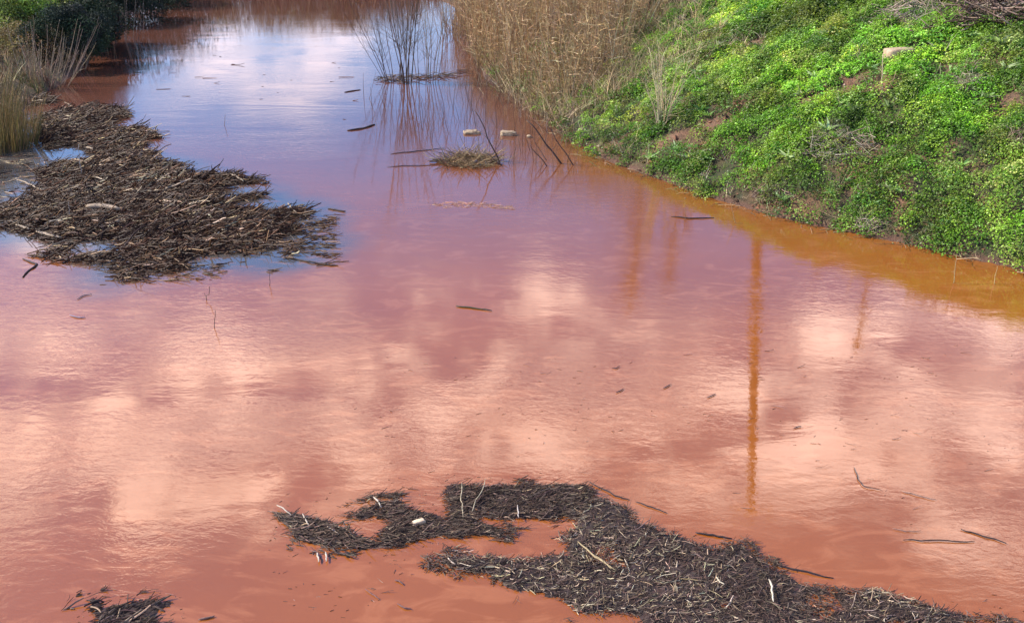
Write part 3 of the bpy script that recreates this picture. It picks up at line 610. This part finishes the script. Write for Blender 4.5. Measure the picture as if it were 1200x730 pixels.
# pale sticks on the rafts
GP = 'pale sticks lying on the rafts'
def pstick(label, pts, r, c=PALE, z=.07):
    c = tuple(k * .75 for k in c)
    return stick('pale_stick', label, pts, r, c, group=GP, z=z, mat='straw')
stick('pale_log', 'short thick pale log lying in the middle of the left raft', [(103, 250), (122, 250), (143, 253)], .045, (.36, .27, .18), 'log', z=.11, mat='straw', S=9)
pstick('pale stick lying at the left end of the left raft, slightly tilted', [(44, 277), (58, 281), (73, 284)], .02)
pstick('short pale stick at the far left of the left raft beside the pale tilted stick', [(20, 269), (28, 272), (36, 274)], .018)
pstick('thin pale stick lying between the left bank and the raft', [(24, 216), (38, 222), (50, 228)], .014)
pstick('pale stick slanting across the upper middle of the left raft', [(190, 207), (200, 213), (212, 219)], .018)
pstick('curved pale stick near the right end of the left raft', [(266, 208), (277, 211), (286, 217)], .018)
pstick('pale stick on the right part of the left raft above the tip', [(338, 243), (343, 250), (348, 256)], .014)
pstick('pale upright piece near the lower middle of the left raft', [(174, 276), (180, 268), (186, 260)], .014)
pstick('light horizontal piece in the upper left of the left raft', [(102, 177), (106, 178), (110, 179)], .02)
pstick('long straw coloured stick slanting on the lower raft right of the gap', [(676, 640), (698, 658), (722, 678)], .007, (.5, .38, .2), .05)
pstick('second straw stick parallel to the long one on the lower raft', [(690, 652), (704, 664), (716, 673)], .005, (.5, .38, .2), .05)
pstick('thin pale twig upright on the upper part of the lower raft', [(606, 600), (607, 607), (608, 614)], .005, (.7, .6, .5), .05)
pstick('brightest pale stick standing near the bottom edge of the lower raft', [(900, 687), (903, 698), (906, 713)], .008, (.75, .65, .48), .06)
pstick('pale short stick right of centre on the lower raft near its edge', [(838, 683), (843, 688), (848, 694)], .006, (.7, .6, .42), .05)
pstick('pale twig lying on the left wing of the lower raft', [(325, 596), (333, 602), (342, 608)], .006, (.6, .5, .38), .03)
pstick('second pale twig further right on the left wing of the lower raft', [(355, 607), (359, 614), (362, 621)], .006, (.6, .5, .38), .03)
pstick('pale piece at the right end of the left wing near a dark twig', [(384, 621), (392, 628), (398, 630)], .007, (.65, .5, .38), .03)
pstick('bright short piece at the top of the left part of the lower raft', [(438, 588), (443, 592), (447, 598)], .007, (.75, .65, .5), .03)
pstick('two legged pale twig floating alone below the left wing, left leg', [(372, 651), (373, 656), (374, 662)], .007, (.65, .55, .42), .02)
pstick('two legged pale twig floating alone below the left wing, right leg', [(382, 651), (383, 656), (383, 662)], .007, (.65, .55, .42), .02)
pstick('pale bent piece at the left end of the lower strip of the lower raft', [(525, 657), (530, 663), (534, 668)], .006, (.7, .55, .42), .03)
pstick('dull stick along the lower edge of the lower strip of raft', [(534, 672), (548, 669), (563, 666)], .007, (.2, .15, .13), .02)
pstick('thin tall pale straw on the twiggy upper end of the lower raft', [(541, 573), (541, 595), (542, 612)], .004, (.6, .5, .32), .06)
pstick('pale straw slanting up right across the twiggy upper end of the raft', [(552, 608), (562, 590), (570, 570)], .004, (.65, .55, .35), .06)
def chunk(name, label, uv, L, W, H, c, c2, cat, z=0., rot=0., group=None, mat=None, lump=.16, pw=.62):
    """irregular rounded block"""
    import bmesh
    bm = bmesh.new(); bmesh.ops.create_icosphere(bm, subdivisions=3, radius=1)
    s = rng.uniform(0, 50)
    for v in bm.verts:
        co = v.co.copy(); q = Vector([math.copysign(abs(x) ** pw, x) for x in co])
        k = 1 + lump * 2 * (float(fbm(co.x * 1.3 + s, co.y * 1.3 + co.z + s, 1.5, 3)) - .5)
        v.co = Vector((q.x * L / 2 * k, q.y * W / 2 * k, q.z * H / 2 * k))
    me = bpy.data.meshes.new(name); bm.to_mesh(me); bm.free()
    for p_ in me.polygons: p_.use_smooth = True
    me.materials.append(mat or solid(name + '_surface', c, c2, 14)); x, y, zz = hit(*uv)
    o = obj(name, me, None, (x, y, zz + z)); o.rotation_euler = (rng.normal(0, .06), rng.normal(0, .06), rot); return tag(o, label, cat, group)
foam = solid('weathered_foam', (.42, .32, .20), (.26, .18, .11), 18)
GF = 'pale pieces floating above the twig heap'
chunk('floating_foam', 'pale cream flat piece floating above the twig heap, left of two', (553, 157), .32, .18, .09, 0, 0, 'foam', .02, .1, GF, foam, .4, .5)
chunk('floating_foam', 'pale cream flat piece with dark underside floating right of the other one', (595, 159), .33, .2, .10, 0, 0, 'foam', .03, -.1, GF, foam, .4, .5)
chunk('floating_foam', 'smallest pinkish pale scrap floating beside the leaning branches', (620, 162), .10, .08, .06, 0, 0, 'foam', .02, 0, GF, foam)
chunk('pale_clod', 'small rounded cream lump on the left part of the lower raft', (491, 617), .115, .055, .06, (.75, .58, .38), (.6, .42, .26), 'lump', .025, .35)
chunk('stone_block', 'pale tan weathered stone block lying in the weeds near the top right', (1053, 68), .56, .3, .22, (.50, .37, .24), (.36, .25, .15), 'stone', .05, .28, lump=.12, pw=.36)
chunk('stone', 'small white stone in the weeds right below the stone block', (1034, 58), .05, .05, .05, (.5, .5, .47), (.4, .4, .38), 'stone', .05)

# ---------------------------------------------------------------- rafts of drifted reed stems
def stem_variants(mat, k=7, S=5):
    out = []
    for i in range(k):
        p_ = wander(np.array([[-.5, 0, 0]]), np.array([[1., 0, 0]]), 1.0, 5, .09, 0); p_ -= p_.mean(1, keepdims=True)
        V, Fs, C = tube_geo(p_, np.full((1, 5), .5) * np.array([[.8, 1, 1, .95, .7]]), np.ones((1, 3)), S)
        # cross-section is scaled per object: keep radius separate from length by squashing
        V2 = V.copy(); ctr = np.repeat(p_[0], S, 0); V2 = ctr + (V - ctr)
        out.append((p_[0], V, Fs)); 
    return out
def raft(name, label, poly, n, npart, Lr, rr, cols, wts, ang, angs, hmax, mat, dens_scale=1.2, namp=2.2, thr=.35, cat='debris raft', moundcol=(.030, .015, .009), pale=None, nstick=.15, edge=.5, mound=True):
    W = wpoly(poly); c = W.mean(0); t = thing(name, label, cat, (c[0], c[1], 0))
    def dens(Q):
        d = -sdist(Q, W); return np.clip(d / edge + .15, 0, 1) * 1.15 + (fbm(Q[:, 0] * .8, Q[:, 1] * .9, dens_scale, 4) - .5) * namp - .05, d
    Q = scatter(W, n * 6, .2); dd, d = dens(Q); ok = (dd > thr) & (d > -.12) & (rng.random(len(Q)) < np.clip(.25 + dd, 0, 1)); Q = Q[ok][:n]; dd = dd[ok][:n]; n = len(Q); print(name, n)
    lift = hmax * np.clip(dd, 0, 1) * (.4 + .9 * fbm(Q[:, 0], Q[:, 1], 2.2, 3))
    z = rng.random(n) * lift + .004
    a = ang + rng.normal(0, angs, n) + (fbm(Q[:, 0] + 30, Q[:, 1], .8, 2) - .5) * 2.0 * angs
    Dr = np.column_stack([np.cos(a), np.sin(a), rng.normal(0, .10, n) + (rng.random(n) < nstick) * rng.uniform(0, .7, n)])
    L = rng.uniform(*Lr, n) * rng.choice([.45, .8, 1, 1, 1.8], n); rad_ = rng.uniform(*rr, n) * rng.choice([.6, 1, 1, 1.4], n)
    pw = np.array(wts, float); C = pick(cols, pw, n, .28)
    if pale is not None:
        pm = (fbm(Q[:, 0] + 7, Q[:, 1] + 3, 1.1, 3) + (z / hmax) * .35 > .76) & (rng.random(n) < .22)
        C[pm] = pick(pale, [1] * len(pale), pm.sum(), .22)
    P3 = np.column_stack([Q - c, z]); pp = wander(P3 - norm(Dr) * L[:, None] / 2, Dr, L, 5, .17, 0)
    pp[..., 2] = np.maximum(pp[..., 2], -.01)
    dcam = np.hypot(*Q.T); score = L * rad_ / dcam ** 2 * (1 + 3 * (z / hmax)); order = np.argsort(-score); big = order[:npart]; rest = order[npart:]
    R5 = np.array([[.85, 1, 1, .95, .7]])
    V, Fs, CC = tube_geo(pp[rest], rad_[rest][:, None] * R5, C[rest], 4)
    tag(obj('reed_litter', new_mesh('reed_litter', V, Fs, CC, M[mat]), t), kind='stuff')
    for i in big:
        V, Fs, CC = tube_geo(pp[i:i + 1] - P3[i], rad_[i] * 1.1 * R5, C[i:i + 1], 5)
        obj('reed_stem', new_mesh('reed_stem', V, Fs, CC, M[mat]), t, P3[i])
    if mound:
        lo, hi = W.min(0) - .3, W.max(0) + .3; st = .05 if (hi - lo).max() > 8 else .035
        G_, Fc = grid(np.arange(lo[0], hi[0], st), np.arange(lo[1], hi[1], st)); dd, d = dens(G_)
        zz = (dd - thr - .25) * .05 + (fbm(G_[:, 0], G_[:, 1] * 2, 7, 3) - .5) * .05; zz = np.where(d < 0, -.05, np.minimum(zz, hmax * .5))
        k = (zz[Fc].max(1) > -.005)
        used, inv = np.unique(Fc[k], return_inverse=True)
        V = np.column_stack([G_[used] - c, zz[used]]); cc = jitter(moundcol, len(used), .3)
        tag(obj('matted_litter', new_mesh('matted_litter', V, inv.reshape(-1, 4), cc, M[mat], True), t), kind='stuff')
    return t
LC = [(.030, .011, .004), (.065, .028, .011), (.15, .078, .034), (.36, .24, .12)]
PALES = [(.46, .34, .20), (.36, .25, .14), (.54, .43, .28)]
raft('reed_raft', 'large dark brown raft of drifted reed stems floating off the left bank', LEFT_RAFT, 24000, 300, (.08, .34), (.004, .009), LC, [6, 4, 1.6, .25], 0., .55, .11, 'wet', 1.3, 2.8, thr=.27, pale=PALES, nstick=.16, edge=1.1)
GC = [(.052, .032, .022), (.095, .060, .042), (.16, .105, .075), (.34, .24, .15)]; GPALE = [(.45, .35, .21), (.36, .26, .15), (.55, .45, .30)]
MAIN = [(665, 613), (690, 567), (714, 581), (737, 600), (752, 612), (800, 623), (860, 634), (885, 650), (905, 668), (960, 681), (1030, 690), (1065, 699), (1130, 709), (1200, 722), (1320, 748), (1320, 830), (740, 830), (736, 726), (700, 726), (684, 722), (657, 709), (627, 702), (592, 690), (577, 676), (552, 671), (511, 658), (522, 652), (575, 654), (627, 650), (657, 645), (654, 626)]
UPPER = [(402, 604), (440, 589), (470, 587), (492, 598), (517, 603), (520, 575), (532, 566), (564, 574), (590, 568), (627, 570), (690, 567), (705, 590), (675, 612), (660, 606), (610, 610), (567, 611), (584, 618), (586, 628), (515, 634), (477, 641), (432, 645), (440, 632), (447, 615)]
WING = [(307, 596), (339, 602), (384, 611), (420, 626), (445, 640), (432, 645), (380, 640), (346, 634), (337, 618)]
SMALL = [(100, 703), (115, 700), (124, 712), (157, 704), (191, 703), (205, 707), (187, 716), (186, 745), (180, 790), (120, 790), (112, 725)]
raft('reed_raft', 'widest raft of grey brown broken reed stems along the bottom right edge', MAIN, 21000, 300, (.02, .10), (.0014, .0035), GC, [4, 4.5, 2, .35], .15, .8, .035, 'wet', 3.2, 2.7, thr=.30, pale=GPALE, nstick=.35, edge=.16, moundcol=(.05, .033, .026))
raft('reed_raft', 'slate grey raft of fine reed stems at the bottom centre with a cream lump', UPPER, 7500, 260, (.03, .12), (.0016, .0036), GC, [5, 4, 1.5, .3], .15, .35, .03, 'wet', 3.5, 2.1, thr=.20, nstick=.2, edge=.12, moundcol=(.05, .033, .026))
raft('reed_raft', 'narrow grey raft wing trailing to the left below the bottom centre raft', WING, 1300, 150, (.04, .12), (.0024, .0042), GC, [5, 4, 1.5, .3], -.2, .35, .02, 'wet', 3.5, 1.7, thr=.12, nstick=.1, edge=.07, moundcol=(.05, .033, .026))
raft('reed_raft', 'smallest raft of grey reed stems at the bottom left edge', SMALL, 700, 120, (.05, .13), (.003, .005), GC, [5, 4, 2, .4], .55, .4, .025, 'wet', 4, 1.4, thr=.1, nstick=.1, edge=.05, moundcol=(.05, .033, .026))
# loose small pieces around the rafts and over the water
def loose(label, poly, n, Lr, rr, cols, ang=.3, clump=None):
    W = wpoly(poly); Q = scatter(W, n * 8); Q = Q[inside(Q, W)]; Q = Q[fbm(Q[:, 0], Q[:, 1], 1.4, 3) > (clump or .0)][:n]; n = len(Q)
    a = rng.normal(0, ang, n); Dr = np.column_stack([np.cos(a), np.sin(a), rng.normal(0, .05, n)]); L = rng.uniform(*Lr, n) * rng.choice([.5, 1, 1.8], n)
    pp = wander(np.column_stack([Q, np.full(n, .002)]) - norm(Dr) * L[:, None] / 2, Dr, L, 4, .1, 0)
    V, Fs, C = tube_geo(pp, rng.uniform(*rr, n)[:, None] * np.array([[.8, 1, .9, .6]]), pick(cols, [1] * len(cols), n), 4)
    tag(obj('floating_bits', new_mesh('floating_bits', V, Fs, C, M['wet'])), label, 'debris', kind='stuff')
REDB = [(.22, .10, .07), (.12, .06, .045), (.3, .17, .12)]
loose('tiny brown bits scattered over the pink water', [(380, 420), (1190, 400), (1195, 690), (900, 640), (740, 590), (400, 560)], 210, (.02, .07), (.0012, .003), REDB, .5, .5)
loose('small dark bits drifting round the large left raft', [(60, 300), (140, 318), (300, 305), (360, 260), (395, 250), (395, 310), (250, 328), (100, 336)], 420, (.06, .22), (.004, .009), LC[:3], .3, .45)
loose('small bits floating in the grey shallows left of the large raft', [(-60, 185), (40, 180), (90, 190), (60, 240), (0, 262), (-60, 250)], 330, (.06, .25), (.004, .010), LC + PALES[:1], .5)
loose('small brown bits floating along the lower raft edge', [(330, 575), (520, 555), (760, 575), (1000, 660), (1200, 700), (1200, 722), (900, 690), (700, 640), (500, 660), (420, 730), (300, 700)], 330, (.015, .06), (.0015, .003), GC[:2] + REDB, .6, .48)
loose('small brown bits floating near the bottom left corner', [(0, 680), (90, 690), (260, 690), (300, 729), (0, 729)], 60, (.015, .06), (.0015, .003), REDB, .6, .45)

loose('pale scum line floating in the violet water below the twig heap', [(508, 240), (530, 236), (560, 237), (602, 241), (602, 246), (560, 243), (520, 244)], 170, (.03, .12), (.002, .005), [(.5, .3, .22), (.42, .24, .18)], .15)
loose('small dark bits and twigs drifting in the far blue water', [(180, 60), (410, 50), (430, 150), (300, 190), (200, 130)], 24, (.08, .3), (.004, .008), [(.15, .08, .06), (.08, .05, .04)], .15, .5)

# ---------------------------------------------------------------- brush on the right bank
def brushpile(name, label, poly, n, Lr, rr, cols, wts, hgt, npart=40, cat='brush pile'):
    W = np.array([hit(*p)[:2] for p in poly]); c = W.mean(0); z0 = height(c[None])[0]; t = thing(name, label, cat, (c[0], c[1], z0))
    Q = scatter(W, n * 4); Q = Q[inside(Q, W)][:n]; n = len(Q); z = height(Q) - z0 + rng.random(n) ** 1.3 * hgt; a = rng.uniform(0, 2 * np.pi, n)
    Dr = np.column_stack([np.cos(a), np.sin(a) * .7, rng.normal(.1, .35, n)]); L = rng.uniform(*Lr, n); P3 = np.column_stack([Q - c, z]); pp = wander(P3 - norm(Dr) * L[:, None] * .5, Dr, L, 6, .13, .1)
    zc = height(pp.reshape(-1, 3)[:, :2] + c).reshape(n, 6) - z0; pp[..., 2] = np.maximum(pp[..., 2], zc + .01)
    r_ = rng.uniform(*rr, n); C = pick(cols, wts, n); o_ = np.argsort(-L * r_); R6 = np.linspace(1, .4, 6)[None]
    V, Fs, CC = tube_geo(pp[o_[npart:]], r_[o_[npart:]][:, None] * R6, C[o_[npart:]], 4); tag(obj('twigs', new_mesh('twigs', V, Fs, CC, M['bark']), t), kind='stuff')
    for i in o_[:npart]:
        V, Fs, CC = tube_geo(pp[i:i + 1], r_[i] * R6, C[i:i + 1], 5); obj('branch', new_mesh('branch', V, Fs, CC, M['bark'], True), t)
BC = [(.09, .06, .045), (.16, .11, .08), (.28, .2, .15), (.5, .4, .28)]
brushpile('brush_pile', 'big heap of dark dead branches in the top right corner of the bank', [(1120, 38), (1150, 42), (1205, 42), (1280, 45), (1290, 5), (1210, 2), (1160, 4), (1130, 18)], 900, (.3, 1.1), (.006, .02), BC, [4, 4, 2, .5], .45, 60)
brushpile('brush_pile', 'thin dark string of dead twigs trailing left from the corner brush heap', [(1080, 42), (1100, 36), (1125, 28), (1130, 34), (1100, 44), (1084, 48)], 130, (.2, .7), (.006, .014), BC, [5, 3, 1, .3], .18, 12)
brushpile('brush_pile', 'grey tan heap of dry twigs lying left of the dark brush heap', [(1025, 26), (1045, 18), (1072, 24), (1085, 38), (1062, 44), (1040, 40)], 150, (.25, .8), (.004, .011), [(.36, .28, .2), (.25, .2, .15), (.45, .38, .28)], [2, 2, 1], .25, 14)
brushpile('brush_pile', 'pale thin dead twigs over dark weeds at the top edge right of centre', [(1050, 8), (1075, 4), (1100, 6), (1100, 20), (1060, 18)], 70, (.3, .9), (.004, .010), [(.36, .28, .2), (.5, .4, .3)], [1, 1], .3, 10)
brushpile('brush_pile', 'small black clump of rotten stems at the edge of the dry grass', [(688, 96), (690, 82), (703, 76), (716, 82), (712, 92), (700, 100)], 170, (.12, .4), (.010, .02), [(.02, .016, .018), (.05, .035, .03)], [3, 1], .35, 15)
brushpile('dry_tuft', 'pale flattened tuft of dry grass on the bank at the right', [(1118, 104), (1125, 96), (1142, 96), (1152, 104), (1135, 108)], 170, (.2, .5), (.003, .006), [(.5, .42, .3), (.4, .32, .2)], [1, 1], .16, 10, 'dry tuft')
brushpile('dry_tuft', 'grey dry tuft among weeds in the middle of the green slope', [(940, 190), (950, 168), (985, 160), (1020, 170), (1020, 190), (980, 198)], 260, (.15, .45), (.003, .006), [(.42, .36, .26), (.34, .28, .18), (.25, .2, .13)], [1, 1, 1], .2, 16, 'dry tuft')
brushpile('dry_tuft', 'pale dry roots hanging at the waterline right of the middle of the bank', [(1000, 262), (1015, 264), (1035, 272), (1030, 276), (1005, 272)], 60, (.15, .4), (.004, .008), [(.45, .35, .25)], [1], .08, 8, 'dry tuft')
brushpile('dry_tuft', 'brown dry root tangle on the waterline below the green slope centre', [(880, 228), (905, 222), (925, 236), (915, 244), (890, 240)], 90, (.12, .35), (.004, .008), [(.35, .25, .18), (.2, .15, .1)], [1, 1], .12, 10, 'dry tuft')
brushpile('dry_tuft', 'brown dry tuft by bare soil at the far right edge of the bank', [(1180, 165), (1200, 158), (1225, 168), (1215, 180), (1190, 178)], 120, (.12, .35), (.003, .007), [(.35, .25, .18), (.2, .13, .09)], [1, 1], .15, 10, 'dry tuft')
def bank_stick(label, u0, v0, u1, v1, r, c):
    x, y, z = hit(u0, v0); d = ray(u1, v1); t_ = y / d[1]; tip = np.array([0, 0, CH]) + d * t_; b0 = np.array([x, y, z]); v = tip - b0
    p_ = v * np.linspace(-.06, 1, 7)[:, None] + rng.normal(0, .012, (7, 3)) * np.linalg.norm(v)
    g = [tube_geo(p_[None], (r * np.linspace(1, .5, 7))[None], np.array([c]), 5), side_twigs(p_, r, 4, np.linalg.norm(v) * .3, c)[1]]
    V, Fs, C = join(g); tag(obj('dead_stalk', new_mesh('dead_stalk', V, Fs, C, M['straw'], True), None, b0), label, 'stalk', 'dead stalks standing on the bank')
bank_stick('tall pale dead stalk standing below the stone block', 1033, 112, 1035, 62, .013, (.5, .42, .24))
bank_stick('short reddish dead stalk beside the tall pale one', 1044, 106, 1050, 84, .009, (.35, .22, .14))
bank_stick('thin grey dead stalk in the weeds right of the stone block', 1102, 100, 1102, 74, .008, (.38, .33, .2))
bank_stick('long pale branch sticking up right from the corner brush heap', 1150, 16, 1182, -2, .016, (.55, .46, .32))
bank_stick('pale branch lying across the corner brush heap', 1190, 33, 1168, 18, .016, (.5, .42, .3))
bank_stick('pale slanting branch near the right edge over the brush heap', 1168, 26, 1196, 10, .013, (.5, .42, .3))

# ---------------------------------------------------------------- left bank
left_poly = np.array([[-7.5, 27], [-6.2, 23], [-6.4, 20], [-7.5, 17], [-12, 11], [-22, 12], [-26, 34], [-24, 46], [-16, 46], [-13.5, 38], [-11, 32]])
near_shore = lambda lo, hi: (lambda Q: (sh(Q) > lo) & (sh(Q) < hi))
OCH = [(.34, .24, .12), (.25, .16, .09), (.18, .11, .07), (.40, .31, .17), (.16, .17, .07)]
def left_grass(poly_px, n, Lr, cols, wts, name, label, lean=.5, wr=(.008, .016)):
    W = np.array([on_water(*p) for p in poly_px]); return grass(W, n, 9, Lr, wr, cols, wts, lambda Q: sh(Q) > -.25, name, label, .35, lean, 'straw')
left_grass([(-300, 60), (-40, 60), (40, 78), (72, 98), (58, 108), (35, 125), (-20, 180), (-300, 300)], 5200, (.15, .5), OCH, [4, 3, 2, 3, 1.5], 'dry_grass', 'rusty ochre dry grass covering the left bank at the water')
left_grass([(-300, 10), (60, 10), (110, 28), (130, 40), (90, 80), (40, 82), (-300, 70)], 3000, (.15, .4), OCH, [3, 3, 3, 2, 3], 'brown_grass', 'dull brown grass behind the shrubs on the left bank')
# rush clump
def rush(label, u, v, n, H, rx, ry, cols):
    x, y, z = hit(u, v); r = np.sqrt(rng.random(n)); a = rng.uniform(0, 2 * np.pi, n); P0 = np.column_stack([np.cos(a) * r * rx, np.sin(a) * r * ry, np.full(n, -.05)])
    Dr = np.column_stack([np.cos(a) * r * .35 + .05, np.sin(a) * r * .3, np.ones(n)]) + rng.normal(0, .06, (n, 3))
    V, Fc, C = blade_geo(P0, Dr, rng.uniform(.5, 1, n) * H, rng.uniform(.008, .015, n), pick(cols, [1] * len(cols), n), .12 * rng.random(n), 5)
    t = thing('rush_clump', label, 'rushes', (x, y, z)); o = obj('blades', new_mesh('blades', V, Fc, C, M['blade']), t); tag(o, kind='stuff')
RU = [(.11, .09, .04), (.22, .15, .07), (.07, .065, .03), (.32, .22, .12)]
rush('tall green brown rush clump in the water at the left edge beside the raft', 8, 172, 900, 1.15, .55, .7, RU)
rush('rush clump at the very left edge behind the tall one', -25, 150, 800, 1.5, .7, .8, RU)
rush('low rush clump in the water left of the large raft', -45, 200, 500, 1.0, .6, .5, RU)
# cut stem bush
bare_shrub('bare_shrub', 'bush of straight pale brown stems fanning right over dark water on the left bank', 'shrub', at(56, 98), 44, 1.75, .5, .012, (.34, .26, .18), 6, .22, (.36, -.05), None, .55, .25, .03, 'bark')
bare_shrub('bare_shrub', 'second bush of dull straight stems behind the fanning one on the left bank', 'shrub', at(80, 80), 16, 1.5, .5, .011, (.22, .17, .13), 6, .25, (.25, 0), None, .5, .25, .03, 'bark')
def shrub(label, x, y, r, H, cols, wts, nleaf, lsz, cat='shrub', name='leafy_shrub', mat='leaf', sq=.9, trunks=7, lobes=16):
    z0 = max(height([[x, y]])[0], 0); t = thing(name, label, cat, (x, y, z0)); g = []
    la = rng.uniform(0, 2 * np.pi, lobes); lr = np.sqrt(rng.random(lobes)) * r * .75; lz = H * (.2 + .5 * rng.random(lobes) * (1 - (lr / r) ** 2 * .5)); ls = r * rng.uniform(.25, .5, lobes)
    cen = np.column_stack([np.cos(la) * lr, np.sin(la) * lr * sq, lz])
    for k in range(trunks):
        v = cen[k]; p_ = np.array([rng.normal(0, .1), rng.normal(0, .1), -.1]) + (v - [0, 0, -.1]) * np.linspace(0, 1, 6)[:, None] + rng.normal(0, .03, (6, 3)); g.append(tube_geo(p_[None], (.035 * np.linspace(1, .3, 6))[None], np.array([[.11, .08, .06]]), 5))
        g.append(side_twigs(p_, .03, 6, H * .35, (.14, .1, .08))[1])
    V, Fs, C = join(g); obj('trunk', new_mesh('trunk', V, Fs, C, M['bark'], True), t)
    i = rng.integers(0, lobes, nleaf); dv = norm(rng.normal(size=(nleaf, 3))); rr = ls[i] * (.55 + .5 * rng.random(nleaf) ** .5) * (1 + .5 * (fbm(dv[:, 0] * 2 + i, dv[:, 1] * 2 + dv[:, 2] * 3, 1.4, 2) - .5))
    P_ = cen[i] + dv * rr[:, None] * [1, 1, .85]; P_[:, 2] = np.maximum(P_[:, 2], .03)
    cc = pick(cols, wts, lobes, .2)[i] * np.exp(rng.normal(0, .25, (nleaf, 1))); s_ = rng.uniform(.7, 1.3, nleaf) * lsz
    V, Fc, C = leaf_geo(P_, dv + rng.normal(0, .5, (nleaf, 3)) + [0, 0, .4], s_, s_ * .45, np.clip(cc, .005, .8))
    obj('crown', new_mesh('crown', V, Fc, C, M[mat]), t)
YG = [(.22, .29, .07), (.30, .33, .10), (.15, .21, .06)]; BRN = [(.30, .22, .11), (.22, .15, .08), (.15, .15, .06)]; SHADE_G = [(.022, .038, .024), (.03, .05, .025), (.04, .05, .035)]  # last set: evergreen leaves with the shade of their unlit sides in the colour
def gx(u, v): return on_water(u, v)
for lb, u, v, r, H, cols, wts, nl, sz, mat in [
    ('yellow green shrub catching the sun at the top left', 50, 58, 1.5, 2.1, YG, [2, 2, 2], 9000, .08, 'leaf'),
    ('small grey green shrub at the left edge below the dark corner', 0, 62, 1.3, 1.5, YG, [1, 1, 3], 6500, .08, 'leaf'),
    ('brownish low shrub in front of the yellow green one on the left bank', 30, 84, 1.2, 1.1, BRN, [2, 2, 1], 7500, .06, 'leaf'),
    ('dark shaded shrub overhanging the water at the top left', 118, 56, 1.4, 2.1, SHADE_G, [1, 1, 1], 9000, .09, 'dark_leaf'),
    ('dark shrub further up the left shore reaching out of the picture', 140, 27, 2.0, 2.4, SHADE_G, [1, 1, 1], 9000, .11, 'dark_leaf'),
    ('dark evergreen shrub behind the yellow green one at the top', 110, 64, 1.1, 2.2, SHADE_G, [1, 1, 1], 9500, .10, 'dark_leaf'),
    ('dark shaded shrub filling the very top left corner', 12, 16, 2.4, 2.5, SHADE_G, [1, 1, 1], 9000, .10, 'dark_leaf'),
    ('dark low shrub added as the shaded inside of the fanning bush of bare stems', 76, 84, 1.0, 2.0, SHADE_G, [1, 1, 1], 9000, .06, 'dark_leaf'),  # added behind the stems as dark interior and to shade the water
    ('dark shrub raised tall to shade the water just past the fanning bush', 98, 76, 1.0, 2.3, SHADE_G, [1, 1, 1], 9000, .07, 'dark_leaf'),  # height raised so its shadow covers the water beside it
    ('dark low shrub at the far end of the left shore', 168, 6, 2.6, 2.3, SHADE_G, [1, 1, 1], 8000, .13, 'dark_leaf')]:
    q = gx(u, v); shrub(lb, q[0], q[1], r, H, cols, wts, nl, sz, mat=mat)
for lb, x, y, r_, H_ in (('tall dark unseen tree added outside the left edge to shade the far left shore', -21.5, 37, 2.6, 7.5), ('tallest dark unseen tree added to shade the far left shore', -23, 42, 3, 8.5), ('dark unseen tree added for shade behind the corner of the far left shore', -22, 47, 3, 7)):
    shrub(lb, x, y, r_, H_, SHADE_G, [1, 1, 1], 9000, .2, 'tree', 'shade_tree', 'dark_leaf', trunks=9, lobes=26)  # trees out of view, added so their shadows darken the far left water
# thin stems over the dark shore
for lb, u, v in (('bunch of thin pale reeds against the dark shrubs at the top left shore', 142, 50), ('bunch of thin reeds further along the dark top left shore', 168, 20)):
    bare_shrub('reed_clump', lb, 'reeds', (*gx(u, v), 0), 14, 2.2, .25, .010, (.22, .18, .14), 3, .2, (.1, 0), None, .7, .1, .03, 'bark')
# far bank
for k, (u, dy, r, H, lb) in enumerate([(215, 1.5, 2.4, 2.0, 'low dark shrub on the far shore next to the left shore corner'), (262, 2.0, 2.4, 1.7, 'low brown shrub on the far shore left of the middle of the channel'), (318, 2.0, 2.6, 1.5, 'low brown shrub on the far shore across the channel'),
                                       (372, 2.0, 2.4, 1.6, 'low rusty shrub on the far shore right of the middle of the channel'), (425, 1.5, 2.4, 2.0, 'low brown shrub on the far shore behind the bare stems')]):
    q = gx(u, -9); shrub(lb, q[0], q[1] + dy, r, H, BRN if k else SHADE_G, [2, 2, 1], 4500, .12, 'shrub', 'far_shrub', 'dark_leaf')
FAR = np.array([gx(195, -6), gx(240, -8.5), gx(330, -9.5), gx(430, -8.5), gx(500, -6)]); q = rng.uniform(0, 4, 2600); i = np.minimum(q.astype(int), 3); f = (q - i)[:, None]
P0 = FAR[i] * (1 - f) + FAR[i + 1] * f + rng.normal(0, .5, (2600, 2)) + [0, .6]; n = len(P0)
V, Fc, C = blade_geo(np.column_stack([P0, np.maximum(height(P0), 0)]), np.column_stack([rng.normal(0, .2, n), rng.normal(0, .2, n), np.ones(n)]), rng.uniform(.5, 1.5, n), rng.uniform(.02, .04, n), pick([(.22, .14, .09), (.13, .08, .055), (.3, .22, .14)], [2, 2, 1], n), .3)
tag(obj('far_reeds', new_mesh('far_reeds', V, Fc, C, M['straw'])), 'strip of rusty brown reeds along the far shore at the top', 'reeds', kind='stuff')
tot = sum(len(o.data.polygons) for o in bpy.data.objects if o.type == 'MESH'); print('polys', tot, 'objects', len(bpy.data.objects))
